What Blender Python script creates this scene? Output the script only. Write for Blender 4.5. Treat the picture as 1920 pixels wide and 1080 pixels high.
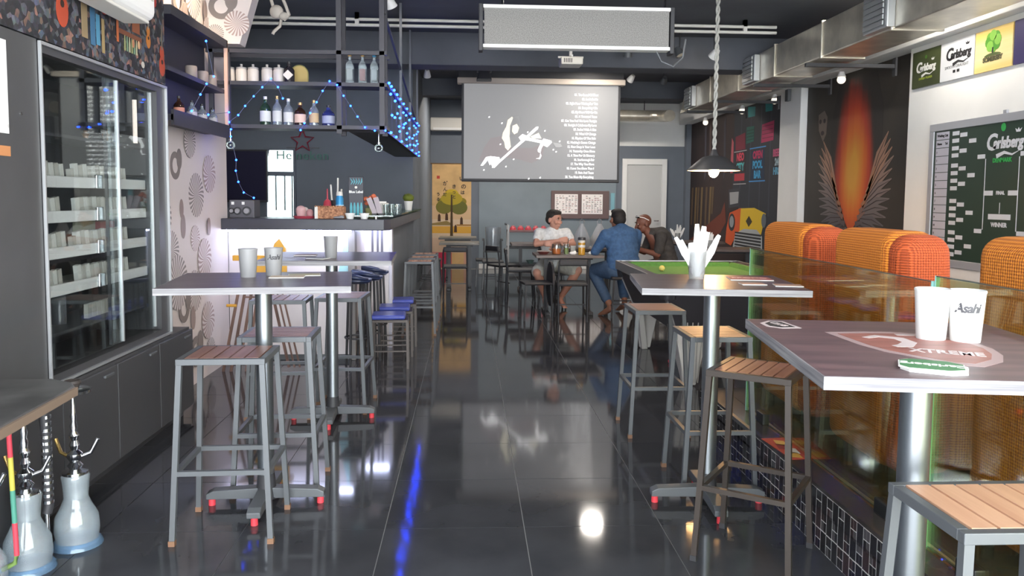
import bpy, math, random
from mathutils import Matrix, Vector, Euler
R = math.radians
rnd = random.Random(7)
scene = bpy.context.scene
for o in list(bpy.data.objects): bpy.data.objects.remove(o)
COL = scene.collection

# ------------------------------------------------------------------ camera
F_PX = 1500.0
cam_d = bpy.data.cameras.new('camera'); cam = bpy.data.objects.new('camera', cam_d); COL.objects.link(cam)
cam_d.sensor_fit = 'HORIZONTAL'; cam_d.sensor_width = 36.0; cam_d.lens = 36.0*F_PX/1920
cam_d.shift_x = 0.0; cam_d.shift_y = -58.0/1920
cam_d.clip_start = 0.05; cam_d.clip_end = 200
YAW = math.atan(80.9/F_PX); PIT = math.atan(111.4/F_PX); ROLL = 0.008
fwd = Vector((math.sin(YAW)*math.cos(PIT), math.cos(YAW)*math.cos(PIT), -math.sin(PIT)))
q = fwd.to_track_quat('-Z', 'Y')
cam.rotation_mode = 'QUATERNION'
from mathutils import Quaternion
cam.rotation_quaternion = q @ Quaternion((0, 0, 1), ROLL)
cam.location = (0, 0, 1.45)
scene.camera = cam

# ------------------------------------------------------------------ world, exposure, large lights
w = bpy.data.worlds.new('daylight'); scene.world = w; w.use_nodes = True
bg = w.node_tree.nodes['Background']; bg.inputs[0].default_value = (0.93, 0.97, 1.0, 1); bg.inputs[1].default_value = 7.0
vs = scene.view_settings
vs.view_transform = 'Standard'; vs.look = 'None'; vs.gamma = 1.0; vs.use_curve_mapping = False
vs.exposure = 1.0
scene.cycles.use_denoising = True
scene.cycles.max_bounces = 7
scene.cycles.sample_clamp_indirect = 6.0

# ------------------------------------------------------------------ materials
def lin(c): return c/12.92 if c <= 0.04045 else ((c+0.055)/1.055)**2.4
def rgb(h):
    if not isinstance(h, str): return tuple(h)+(1,) if len(h) == 3 else h
    return tuple(lin(int(h[i:i+2], 16)/255) for i in (0, 2, 4))+(1,)
MATS = {}
def nd(nt, t, **kw):
    n = nt.nodes.new(t)
    for k, v in kw.items(): setattr(n, k, v)
    return n
def mat(name, col='808080', rough=0.5, metal=0.0, spec=0.5, emit=None, estr=0, trans=0, alpha=1, ior=1.45, coat=0):
    if name in MATS: return MATS[name]
    m = bpy.data.materials.new(name); m.use_nodes = True
    b = m.node_tree.nodes['Principled BSDF']
    b.inputs['Base Color'].default_value = rgb(col); b.inputs['Roughness'].default_value = rough
    b.inputs['Metallic'].default_value = metal; b.inputs['Specular IOR Level'].default_value = spec
    b.inputs['Transmission Weight'].default_value = trans; b.inputs['IOR'].default_value = ior
    b.inputs['Alpha'].default_value = alpha; b.inputs['Coat Weight'].default_value = coat
    if emit is not None:
        b.inputs['Emission Color'].default_value = rgb(emit); b.inputs['Emission Strength'].default_value = estr
    MATS[name] = m
    return m
def vary(m, amt=0.15, scale=(8, 8, 8), kind='noise', col2=None, bump=0, bscale=None, detail=4, obj_random=0, rough_amt=0):
    """procedural grain: mixes the base colour with a second colour by noise in object space"""
    nt = m.node_tree; b = nt.nodes['Principled BSDF']; base = tuple(b.inputs['Base Color'].default_value)
    tc = nd(nt, 'ShaderNodeTexCoord'); mp = nd(nt, 'ShaderNodeMapping'); mp.inputs['Scale'].default_value = scale
    nt.links.new(tc.outputs['Object'], mp.inputs['Vector'])
    n = nd(nt, 'ShaderNodeTexNoise'); n.inputs['Scale'].default_value = 1.0; n.inputs['Detail'].default_value = detail
    nt.links.new(mp.outputs[0], n.inputs['Vector'])
    ramp = nd(nt, 'ShaderNodeValToRGB'); ramp.color_ramp.elements[0].position = 0.35; ramp.color_ramp.elements[1].position = 0.65
    c2 = rgb(col2) if col2 else tuple(min(1, c*(1+amt*2)) for c in base[:3])+(1,)
    c1 = base if col2 else tuple(c*(1-amt) for c in base[:3])+(1,)
    ramp.color_ramp.elements[0].color = c1; ramp.color_ramp.elements[1].color = c2
    nt.links.new(n.outputs['Fac'], ramp.inputs[0])
    out = ramp.outputs[0]
    if obj_random:
        oi = nd(nt, 'ShaderNodeObjectInfo'); mr = nd(nt, 'ShaderNodeMapRange')
        mr.inputs['To Min'].default_value = 1-obj_random; mr.inputs['To Max'].default_value = 1+obj_random
        nt.links.new(oi.outputs['Random'], mr.inputs[0])
        hsv = nd(nt, 'ShaderNodeHueSaturation'); nt.links.new(out, hsv.inputs['Color']); nt.links.new(mr.outputs[0], hsv.inputs['Value'])
        out = hsv.outputs[0]
    nt.links.new(out, b.inputs['Base Color'])
    if bump:
        bp = nd(nt, 'ShaderNodeBump'); bp.inputs['Strength'].default_value = bump; bp.inputs['Distance'].default_value = 0.01
        nt.links.new(n.outputs['Fac'], bp.inputs['Height']); nt.links.new(bp.outputs[0], b.inputs['Normal'])
    if rough_amt:
        r0 = b.inputs['Roughness'].default_value; mr = nd(nt, 'ShaderNodeMapRange')
        mr.inputs['To Min'].default_value = max(0, r0-rough_amt); mr.inputs['To Max'].default_value = r0+rough_amt
        nt.links.new(n.outputs['Fac'], mr.inputs[0]); nt.links.new(mr.outputs[0], b.inputs['Roughness'])
    return m
def glassy(name, tint, gloss=0.06, rough=0.02, diffuse=None, dmix=0.0, max_refl=0.6):
    """clear sheet: tinted see-through plus a sharp reflection that grows at grazing angles"""
    if name in MATS: return MATS[name]
    m = bpy.data.materials.new(name); m.use_nodes = True; nt = m.node_tree; nt.nodes.clear()
    out = nd(nt, 'ShaderNodeOutputMaterial'); tr = nd(nt, 'ShaderNodeBsdfTransparent'); tr.inputs[0].default_value = rgb(tint)
    gl = nd(nt, 'ShaderNodeBsdfGlossy'); gl.inputs['Roughness'].default_value = rough; gl.inputs[0].default_value = (.9, .95, .95, 1)
    fr = nd(nt, 'ShaderNodeFresnel'); fr.inputs[0].default_value = 1.45
    mr = nd(nt, 'ShaderNodeMapRange'); mr.inputs['To Min'].default_value = gloss*0.5; mr.inputs['To Max'].default_value = max_refl
    nt.links.new(fr.outputs[0], mr.inputs[0])
    mx = nd(nt, 'ShaderNodeMixShader'); nt.links.new(mr.outputs[0], mx.inputs[0])
    nt.links.new(tr.outputs[0], mx.inputs[1]); nt.links.new(gl.outputs[0], mx.inputs[2])
    last = mx.outputs[0]
    if diffuse:
        df = nd(nt, 'ShaderNodeBsdfDiffuse'); df.inputs[0].default_value = rgb(diffuse)
        m2 = nd(nt, 'ShaderNodeMixShader'); m2.inputs[0].default_value = dmix
        nt.links.new(last, m2.inputs[1]); nt.links.new(df.outputs[0], m2.inputs[2]); last = m2.outputs[0]
    nt.links.new(last, out.inputs[0]); MATS[name] = m
    return m
def glow(name, col, s): return mat(name, col, 0.5, emit=col, estr=s)

# ------------------------------------------------------------------ mesh collecting
class MB:
    def __init__(s): s.v = []; s.f = []
    def add(s, vs, fs, M=None):
        k = len(s.v)
        s.v += [tuple(M @ Vector(v)) for v in vs] if M is not None else [tuple(v) for v in vs]
        s.f += [tuple(i+k for i in f) for f in fs]; return s
    def box(s, x0, x1, y0, y1, z0, z1, M=None):
        return s.add([(x0, y0, z0), (x1, y0, z0), (x1, y1, z0), (x0, y1, z0), (x0, y0, z1), (x1, y0, z1), (x1, y1, z1), (x0, y1, z1)],
                     [(0, 3, 2, 1), (4, 5, 6, 7), (0, 1, 5, 4), (1, 2, 6, 5), (2, 3, 7, 6), (3, 0, 4, 7)], M)
    def frust(s, b, t, z0, z1, M=None):
        """b, t = (x0,x1,y0,y1) rectangles at z0 and z1"""
        return s.add([(b[0], b[2], z0), (b[1], b[2], z0), (b[1], b[3], z0), (b[0], b[3], z0), (t[0], t[2], z1), (t[1], t[2], z1), (t[1], t[3], z1), (t[0], t[3], z1)],
                     [(0, 3, 2, 1), (4, 5, 6, 7), (0, 1, 5, 4), (1, 2, 6, 5), (2, 3, 7, 6), (3, 0, 4, 7)], M)
    def bar(s, p0, p1, w, d=None, up=(0, 0, 1)):
        """square bar between two points"""
        d = d or w; p0 = Vector(p0); p1 = Vector(p1); a = (p1-p0).normalized()
        u = Vector(up)
        if abs(a.dot(u)) > .98: u = Vector((0, 1, 0))
        x = a.cross(u).normalized(); y = x.cross(a).normalized()
        vs = [p+x*(sx*w/2)+y*(sy*d/2) for p in (p0, p1) for sx, sy in ((-1, -1), (1, -1), (1, 1), (-1, 1))]
        return s.add(vs, [(0, 3, 2, 1), (4, 5, 6, 7), (0, 1, 5, 4), (1, 2, 6, 5), (2, 3, 7, 6), (3, 0, 4, 7)])
    def cyl(s, p0, p1, r0, r1=None, n=16, cap=True):
        r1 = r0 if r1 is None else r1; p0 = Vector(p0); p1 = Vector(p1); a = (p1-p0).normalized()
        u = Vector((0, 0, 1)) if abs(a.z) < .95 else Vector((1, 0, 0))
        x = a.cross(u).normalized(); y = a.cross(x)
        vs = [p+x*(r*math.cos(2*math.pi*i/n))+y*(r*math.sin(2*math.pi*i/n)) for p, r in ((p0, r0), (p1, r1)) for i in range(n)]
        fs = [(i, (i+1) % n, n+(i+1) % n, n+i) for i in range(n)]
        if cap: fs += [tuple(range(n))[::-1], tuple(range(n, 2*n))]
        return s.add(vs, fs)
    def tube(s, pts, r, n=8):
        pts = [Vector(p) for p in pts]; rs = r if isinstance(r, (list, tuple)) else [r]*len(pts); vs = []; fs = []
        for i, p in enumerate(pts):
            a = (pts[min(i+1, len(pts)-1)]-pts[max(i-1, 0)]).normalized()
            u = Vector((0, 0, 1)) if abs(a.z) < .9 else Vector((0, 1, 0))
            x = a.cross(u).normalized(); y = a.cross(x)
            vs += [p+x*(rs[i]*math.cos(2*math.pi*k/n))+y*(rs[i]*math.sin(2*math.pi*k/n)) for k in range(n)]
        for i in range(len(pts)-1):
            fs += [(i*n+k, i*n+(k+1) % n, (i+1)*n+(k+1) % n, (i+1)*n+k) for k in range(n)]
        fs += [tuple(range(n))[::-1], tuple(range((len(pts)-1)*n, len(pts)*n))]
        return s.add(vs, fs)
    def lathe(s, prof, c=(0, 0, 0), n=24, M=None):
        """prof: (r, z) pairs, closed where r is 0"""
        vs = []; fs = []; idx = []
        for r, z in prof:
            if r < 1e-6: idx.append([len(vs)]*n); vs.append((c[0], c[1], c[2]+z))
            else:
                idx.append([len(vs)+i for i in range(n)])
                vs += [(c[0]+r*math.cos(2*math.pi*i/n), c[1]+r*math.sin(2*math.pi*i/n), c[2]+z) for i in range(n)]
        for a, b in zip(idx, idx[1:]):
            for i in range(n):
                j = (i+1) % n; f = []
                for k in (a[i], a[j], b[j], b[i]):
                    if k not in f: f.append(k)
                if len(f) > 2: fs.append(tuple(f))
        return s.add(vs, fs, M)
    def ball(s, c, r, n=12, m=8, M=None):
        r = (r, r, r) if not isinstance(r, (tuple, list)) else r; vs = [(c[0], c[1], c[2]-r[2])]; fs = []
        for j in range(1, m):
            t = math.pi*j/m
            vs += [(c[0]+r[0]*math.sin(t)*math.cos(2*math.pi*i/n), c[1]+r[1]*math.sin(t)*math.sin(2*math.pi*i/n), c[2]-r[2]*math.cos(t)) for i in range(n)]
        vs.append((c[0], c[1], c[2]+r[2]))
        for i in range(n):
            fs.append((0, 1+(i+1) % n, 1+i)); fs.append((len(vs)-1, 1+(m-2)*n+i, 1+(m-2)*n+(i+1) % n))
            for j in range(m-2): a = 1+j*n; fs.append((a+i, a+(i+1) % n, a+n+(i+1) % n, a+n+i))
        return s.add(vs, fs, M)
    def capsule(s, p0, p1, r0, r1):
        s.cyl(p0, p1, r0, r1, 14); s.ball(p0, r0, 14, 8); s.ball(p1, r1, 14, 8); return s
    def prism(s, pts, y0, y1, M=None):
        """outline in local x,z; thickness from y0 to y1"""
        n = len(pts)
        A = sum(pts[i][0]*pts[(i+1) % n][1]-pts[(i+1) % n][0]*pts[i][1] for i in range(n))
        if A < 0: pts = pts[::-1]
        vs = [(x, y0, z) for x, z in pts]+[(x, y1, z) for x, z in pts]
        fs = [tuple(range(n)), tuple(range(n, 2*n))[::-1]]+[(i, n+i, n+(i+1) % n, (i+1) % n) for i in range(n)]
        return s.add(vs, fs, M)
    def slab(s, pts, z0, z1, M=None):
        """outline in x,y; thickness in z"""
        n = len(pts)
        A = sum(pts[i][0]*pts[(i+1) % n][1]-pts[(i+1) % n][0]*pts[i][1] for i in range(n))
        if A < 0: pts = pts[::-1]
        vs = [(x, y, z0) for x, y in pts]+[(x, y, z1) for x, y in pts]
        fs = [tuple(range(n))[::-1], tuple(range(n, 2*n))]+[(i, (i+1) % n, n+(i+1) % n, n+i) for i in range(n)]
        return s.add(vs, fs, M)
def mesh_of(name, mb, m, smooth=None):
    me = bpy.data.meshes.new(name); me.from_pydata(mb.v, [], mb.f); me.validate(); me.update()
    if m: me.materials.append(m)
    if smooth is not None:
        me.polygons.foreach_set('use_smooth', [True]*len(me.polygons))
        me.set_sharp_from_angle(angle=R(smooth))
    return me
def link(name, me, parent=None, loc=(0, 0, 0), rot=(0, 0, 0)):
    o = bpy.data.objects.new(name, me); COL.objects.link(o); o.parent = parent; o.location = loc; o.rotation_euler = rot
    return o
def obj(name, mb, m, parent=None, smooth=None, bevel=0, seg=2, loc=(0, 0, 0), rot=(0, 0, 0)):
    o = link(name, mesh_of(name, mb, m, smooth), parent, loc, rot)
    if bevel:
        b = o.modifiers.new('bevel', 'BEVEL'); b.width = bevel; b.segments = seg; b.limit_method = 'ANGLE'
    return o
def tag(o, label, cat, group=None):
    o['label'] = label; o['category'] = cat
    if group: o['group'] = group
    return o
def thing(name, label, cat, loc=(0, 0, 0), rz=0, group=None):
    return tag(link(name, None, None, loc, (0, 0, R(rz))), label, cat, group)
def struct(name, mb, m, **kw):
    o = obj(name, mb, m, **kw); o['kind'] = 'structure'; return o
def dup(root, label, loc, rz=0, group=None):
    r = root.copy(); COL.objects.link(r); r.location = loc; r.rotation_euler = (0, 0, R(rz)); r['label'] = label
    if group: r['group'] = group
    for ch in list(root.children):
        c = ch.copy(); COL.objects.link(c); c.parent = r
        for g in list(ch.children):
            d = g.copy(); COL.objects.link(d); d.parent = c
    return r
TCACHE = {}
def tmesh(body, size=.1, shear=0, align='CENTER', bold=0, ext=.0008, spacing=1.0, m=None):
    key = (body, size, shear, align, bold, ext, spacing, m.name if m else '')
    if key in TCACHE: return TCACHE[key]
    cu = bpy.data.curves.new('lettering', 'FONT'); cu.body = body; cu.size = size; cu.shear = shear
    cu.align_x = align; cu.align_y = 'CENTER'; cu.extrude = ext; cu.offset = bold; cu.space_character = spacing; cu.resolution_u = 3
    o = bpy.data.objects.new('lettering', cu); COL.objects.link(o)
    me = bpy.data.meshes.new_from_object(o.evaluated_get(bpy.context.evaluated_depsgraph_get()))
    bpy.data.objects.remove(o); bpy.data.curves.remove(cu)
    me.materials.clear()
    if m: me.materials.append(m)
    TCACHE[key] = me
    return me
def wtext(body, x, z, size, m, parent, y=-.003, name='lettering', rot=0, **kw):
    """lettering on a board that faces local -y"""
    return link(name, tmesh(body, size, m=m, **kw), parent, (x, y, z), (R(90), R(rot), 0))
def ftext(body, x, y, z, size, m, parent, rz=0, name='printed_lettering', **kw):
    """lettering lying on a horizontal top"""
    return link(name, tmesh(body, size, m=m, **kw), parent, (x, y, z), (0, 0, R(rz)))
def decal(name, pts, m, parent, y=-.002, t=.0015):
    return obj(name, MB().prism(pts, y-t, y), m, parent)
def ring(cx, cz, rx, rz, n=28, a0=0, a1=360): return [(cx+rx*math.cos(R(a0+(a1-a0)*i/n)), cz+rz*math.sin(R(a0+(a1-a0)*i/n))) for i in range(n if a1-a0 >= 360 else n+1)]
def disc(cx, cz, r, n=20): return ring(cx, cz, r, r, n)
def rect(x0, x1, z0, z1): return [(x0, z0), (x1, z0), (x1, z1), (x0, z1)]
def stroke(pts, w):
    """outline of a polyline of width w (number or list)"""
    n = len(pts); ws = w if isinstance(w, (list, tuple)) else [w]*n; L = []; Rr = []
    for i in range(n):
        a = Vector(pts[min(i+1, n-1)])-Vector(pts[max(i-1, 0)]); a.normalize(); q = Vector((-a.y, a.x))*ws[i]/2; p = Vector(pts[i])
        L.append(tuple(p+q)); Rr.append(tuple(p-q))
    return L+Rr[::-1]
def annulus(mb, cx, cz, ro, ri, y0, y1, n=28, sx=1.0):
    vs = []; fs = []
    for y in (y0, y1):
        for r in (ro, ri): vs += [(cx+sx*r*math.cos(2*math.pi*i/n), y, cz+r*math.sin(2*math.pi*i/n)) for i in range(n)]
    for i in range(n):
        j = (i+1) % n
        fs += [(i, j, n+j, n+i), (2*n+i, 3*n+i, 3*n+j, 2*n+j), (i, 2*n+i, 2*n+j, j), (n+i, n+j, 3*n+j, 3*n+i)]
    return mb.add(vs, fs)

# ------------------------------------------------------------------ shared materials
M_floor = vary(mat('dark_polished_tile', '3b3c40', 0.07, spec=.4), .12, (3, 3, 3), obj_random=.06, rough_amt=.02)
M_grout = mat('grey_grout', '8d8d8d', .8)
M_ceil = vary(mat('charcoal_ceiling_paint', '575a61', .8), .06, (2, 2, 2))
M_wallgrey = vary(mat('slate_grey_wall_paint', '6a717b', .75), .04, (2, 2, 2))
M_wallblue = vary(mat('blue_grey_wall_paint', '808b93', .75), .04, (2, 2, 2))
M_white = vary(mat('white_wall_paint', 'e6e6e4', .8), .02, (2, 2, 2))
M_paper = mat('wallpaper_ground', 'd9cfcc', .7)
M_black = mat('black_lacquer', '353537', .35)
M_matblack = mat('matt_black_metal', '37373a', .5)
M_steel = mat('grey_painted_steel', '5d6063', .45, metal=.2)
M_dsteel = mat('dark_brown_painted_steel', '463f3b', .4, metal=.3)
M_tube = vary(mat('brushed_steel_tube', '8b9095', .36, metal=.9), .05, (3, 3, .5))
M_chrome = mat('chrome', 'd8dadc', .12, metal=1)
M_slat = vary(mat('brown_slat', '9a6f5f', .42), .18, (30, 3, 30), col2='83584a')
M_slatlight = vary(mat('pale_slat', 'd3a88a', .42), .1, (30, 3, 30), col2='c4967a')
M_top = vary(mat('dark_purple_brown_table_laminate', '5d5256', .33), .2, (4, 30, 4), col2='493f45')
M_top2 = vary(mat('reddish_brown_table_laminate', '6f565a', .4), .2, (3, 26, 3), col2='54444a')
M_edge = vary(mat('whitish_wood_edge_band', '918f90', .5), .2, (3, 3, 110), col2='5f5d62')
M_red = mat('red_rubber', 'd8424c', .5)
M_whitepl = mat('white_plastic', 'e9e8e6', .4)
M_offwhite = mat('off_white', 'd9d6cf', .6)
M_frost = mat('frosted_cup_plastic', 'dededb', .35, trans=.1); M_frost2 = mat('dull_frosted_cup_plastic', '8f8f90', .4, trans=.1)
M_paperwhite = mat('white_tissue', 'f2f1ee', .8)
M_teal = mat('teal_glass_edge', '9fdcd6', .15, spec=.6)
M_green = mat('dark_green_print', '21402f', .5)
M_wprint = mat('white_print', 'dcdcd8', .6)
M_kprint = mat('black_print', '2a2a2c', .6)
M_silver = vary(mat('galvanised_duct_sheet', 'cfc9bb', .3, metal=.75), .12, (4, 4, 4), bump=.5)
M_clear = glassy('clear_glass', (.93, .95, .95), .08)
M_clearpl = glassy('clear_plastic', (.80, .84, .86), .1, .1, diffuse='c8ccd4', dmix=.22)
M_led = glow('blue_led', '1038ff', 26)
# ================================================================== SETTING
TX, TY, TX0, TY0 = .611, .6035, -.363, 3.426
fl = struct('floor', MB().box(-4.1, 4.6, -1.3, 16.7, -.12, -.004), M_grout)
tile_me = mesh_of('floor_tile', MB().box(-TX/2+.002, TX/2-.002, -TY/2+.002, TY/2-.002, -.012, 0), M_floor)
for i in range(-3, 8):
    for j in range(-4, 22):
        x = TX0+TX*(i+.5); y = TY0+TY*(j+.5)
        if y > 16.2 or x > 4.45: continue
        if i >= 3 and y < 4.9: continue
        if i >= 5 and y < 5.5: continue
        link('floor_tile', tile_me, fl, (x, y, 0))
obj('bar_floor_sheet', MB().box(-4.0, TX0-3*TX-.003, 6.85, 11.2, -.012, 0), M_floor, fl)

ce = struct('ceiling', MB().box(-4.1, 4.7, -1.3, 16.7, 3.4, 3.55), M_ceil)
for k, (y0, y1, zb) in enumerate([(9.7, 10.1, 3.02), (13.4, 13.7, 3.12), (5.2, 5.5, 3.16), (1.2, 1.5, 3.12)]):
    struct('ceiling_beam', MB().box(-3.9, 4.3, y0, y1, zb, 3.42), M_ceil, bevel=.01)
struct('wall_left', MB().box(-2.5, -2.3, -1.3, 5.25, 0, 3.4), M_wallgrey)
wp = struct('wall_left_wallpaper', MB().box(-2.5, -2.1, 5.25, 7.09, 0, 3.4), M_paper)
struct('wall_left_bar', MB().box(-4.1, -3.9, 6.6, 11.2, 0, 3.4), M_wallgrey)
struct('wall_bar_side', MB().box(-3.9, -2.5, 6.9, 7.09, 0, 3.4), M_wallgrey)
struct('wall_bar_back', MB().box(-4.1, -.78, 11.2, 11.4, 0, 3.4), M_wallgrey)
struct('wall_return', MB().box(-.98, -.78, 11.4, 16.3, 0, 3.4), M_wallgrey)
struct('wall_back', MB().box(-.98, .2, 16.3, 16.5, 0, 3.4).box(3.0, 4.7, 16.3, 16.5, 0, 2.52), M_wallgrey)
struct('wall_back_centre', MB().box(.2, 3.0, 16.28, 16.5, 0, 3.4), M_wallblue)
struct('wall_back_upper', MB().box(3.0, 4.7, 16.42, 16.5, 2.52, 3.4).box(3.0, 4.1, 16.36, 16.42, 2.52, 2.62), M_white)
struct('baseboard_back', MB().box(.2, 3.0, 16.262, 16.28, 0, .1), M_whitepl, bevel=.004)
# right wall: sheet behind, white piers and a beam standing proud of the two painted bays
struct('wall_right', MB().box(4.5, 4.7, -1.3, 16.5, 0, 3.4), M_white)
struct('wall_right_pier', MB().box(4.4, 4.5, 10.55, 11.25, 0, 2.96), M_white, bevel=.008)
struct('wall_right_near', MB().box(4.4, 4.5, -1.3, 7.9, 0, 2.96), M_white, bevel=.008)
struct('wall_right_end', MB().box(4.4, 4.5, 16.14, 16.3, 0, 2.96), M_wallgrey)
struct('trim_1', MB().box(4.28, 4.5, -1.3, 16.3, 2.96, 3.4), M_white, bevel=.008)

# ------------------------------------------------------------------ wallpaper motifs (printed discs and rings)
def swirl(name, c1, c2, spokes=26, twist=14.0):
    """radial swirl print around the motif's own centre"""
    m = mat(name, c1, .7); nt = m.node_tree; b = nt.nodes['Principled BSDF']
    tc = nd(nt, 'ShaderNodeTexCoord'); sep = nd(nt, 'ShaderNodeSeparateXYZ'); nt.links.new(tc.outputs['Object'], sep.inputs[0])
    at = nd(nt, 'ShaderNodeMath', operation='ARCTAN2'); nt.links.new(sep.outputs['Z'], at.inputs[0]); nt.links.new(sep.outputs['X'], at.inputs[1])
    ln = nd(nt, 'ShaderNodeVectorMath', operation='LENGTH'); nt.links.new(tc.outputs['Object'], ln.inputs[0])
    m1 = nd(nt, 'ShaderNodeMath', operation='MULTIPLY'); m1.inputs[1].default_value = spokes; nt.links.new(at.outputs[0], m1.inputs[0])
    m2 = nd(nt, 'ShaderNodeMath', operation='MULTIPLY'); m2.inputs[1].default_value = twist*3; nt.links.new(ln.outputs['Value'], m2.inputs[0])
    ad = nd(nt, 'ShaderNodeMath', operation='ADD'); nt.links.new(m1.outputs[0], ad.inputs[0]); nt.links.new(m2.outputs[0], ad.inputs[1])
    sn = nd(nt, 'ShaderNodeMath', operation='SINE'); nt.links.new(ad.outputs[0], sn.inputs[0])
    rp = nd(nt, 'ShaderNodeValToRGB'); rp.color_ramp.elements[0].position = .35; rp.color_ramp.elements[1].position = .65
    rp.color_ramp.elements[0].color = rgb(c1); rp.color_ramp.elements[1].color = rgb(c2)
    mr = nd(nt, 'ShaderNodeMapRange'); mr.inputs['From Min'].default_value = -1; nt.links.new(sn.outputs[0], mr.inputs[0])
    nt.links.new(mr.outputs[0], rp.inputs[0]); nt.links.new(rp.outputs[0], b.inputs['Base Color'])
    return m
SW = [swirl('grey_swirl_print', '8c8380', 'd9cfcc'), swirl('rose_swirl_print', 'a8938f', 'd9cfcc', 20, 20), mat('taupe_print', '9a8985', .7), mat('grey_taupe_print', '837a77', .7)]
def motifs(parent, spots, rz):
    # spots: local x, z (board facing local -y), radius, kind
    for ii, (x, z, r, k) in enumerate(spots):
        mb = MB()
        if k == 2: annulus(mb, 0, 0, r, r*.62, -.002, -.0005, sx=.8)
        elif k == 3: mb.prism(ring(0, 0, r*.55, r), -.002, -.0005)
        elif k == 4: annulus(mb, 0, 0, r, r*.55, -.002, -.0005); mb.prism(ring(r*.8, r*.5, r*.5, r*.75), -.003, -.001)
        else: mb.prism(disc(0, 0, r, 28), -.002, -.0005)
        e = obj('printed_motif', mb, SW[0 if k == 0 else 1 if k == 1 else 3 if k == 4 else 2], parent)
        c, s = math.cos(R(rz)), math.sin(R(rz)); o = MOT_O
        dd = .0006*ii; e.location = (o[0]+c*x+s*dd, o[1]+s*x-c*dd, z); e.rotation_euler = (0, 0, R(rz))
MOT_O = (-2.1, 5.25, 0)
motifs(wp, [(.62, 1.66, .10, 4), (1.05, 1.45, .17, 0), (.75, 1.22, .09, 3), (.35, 1.30, .17, 0), (.5, 1.05, .15, 0), (.72, 1.35, .07, 3), (1.0, 1.12, .1, 1), (.2, 1.0, .12, 0), (.3, .62, .06, 3),
            (.72, .62, .11, 4), (.95, .72, .16, 0), (1.2, .95, .16, 1), (1.35, 1.62, .15, 1), (.6, .82, .2, 0), (.9, .52, .09, 3), (1.25, .45, .15, 1), (.5, .32, .12, 0), (.95, .25, .12, 4), (1.3, .2, .1, 0),
            (.3, 1.62, .1, 3), (.9, 1.85, .12, 0), (1.3, 1.2, .07, 3),
            (.45, 2.98, .15, 0), (.72, 2.86, .13, 2), (1.02, 2.95, .17, 0), (.95, 3.22, .1, 2), (.6, 3.25, .15, 0), (.85, 2.76, .1, 3), (1.3, 2.9, .08, 3), (1.2, 3.25, .14, 0), (1.35, 2.76, .1, 1)], 90)
# bulkhead: slanted wallpapered face above the bar corner
bk = struct('wall_bulkhead', MB().prism([(-2.1, 2.66), (-1.84, 2.66), (-1.62, 3.4), (-2.1, 3.4)], 6.62, 6.78), M_paper)
MOT_O = (-2.1, 6.62, 0)
motifs(bk, [(.12, 2.95, .1, 4), (.3, 3.15, .13, 0), (.14, 3.25, .08, 2), (.24, 2.82, .1, 1), (.07, 2.74, .07, 0)], 0)

# ------------------------------------------------------------------ raised platform with mosaic riser
pl = struct('floor_platform', MB().box(1.475, 4.4, -1.3, 4.9, 0, .25), M_grout)
M_plat = vary(mat('platform_dark_stone', '3d3937', .18, spec=.5), .2, (5, 5, 5), detail=8)
for k in range(10):
    y0 = -1.25+k*.615
    for x0, x1 in ((1.462, 1.6), (1.6, 2.2), (2.2, 2.8), (2.8, 3.4), (3.4, 4.0), (4.0, 4.4)):
        obj('platform_tile', MB().box(x0+.001, x1-.001, y0+.001, min(4.9, y0+.615)-.001, .24, .262), M_plat, pl)
M_mos = [mat('black_mosaic', '2b2a2c', .15), mat('brown_mosaic', '3f3232', .2), mat('grey_mosaic', '4d4a4c', .2), mat('charcoal_mosaic', '2b2a2d', .15)]
mosB = [mesh_of('mosaic_tile', MB().box(-.0018, 0, -.0222, .0222, -.0418, .0418), m) for m in M_mos]
mosS = [mesh_of('mosaic_tile', MB().box(-.0018, 0, -.0098, .0098, -.019, .019), m) for m in M_mos]
obj('riser_grout', MB().box(1.461, 1.475, 1.0, 4.9, 0, .245), mat('white_grout', 'c9c7c3', .7), pl)
cell, nmos = .05, 0
rest = MB(); yy = 1.6
cols = []
for c in range(66):
    for r in range(3):
        cols.append((1.6+c*cell+cell/2, .0+r*.088+.044-.012*(0), c, r))
for y, z, c, r in cols:
    z = min(z, .203)
    big = (c+r) % 2 == 0
    items = [(0, 0, mosB)] if big else [(-.0117, -.0212, mosS), (.0117, -.0212, mosS), (-.0117, .0212, mosS), (.0117, .0212, mosS)]
    for dy, dz, ms in items:
        k = rnd.choice([0, 0, 0, 1, 2, 3])
        if 2.1 < y < 3.95 and nmos < 296:
            link('mosaic_tile', ms[k], pl, (1.461, y+dy, z+dz)); nmos += 1
        else:
            hy, hz = (.0222, .0418) if ms is mosB else (.0098, .019)
            rest.box(1.4592, 1.461, y+dy-hy, y+dy+hy, z+dz-hz, z+dz+hz)
o = obj('mosaic_tiles_rest', rest, M_mos[0], pl); o['kind'] = 'stuff'
struct('trim_2', MB().box(1.585, 1.597, -.6, 4.42, .262, .268), mat('pale_metal_strip', 'c9c4b4', .4, metal=.5))
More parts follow.
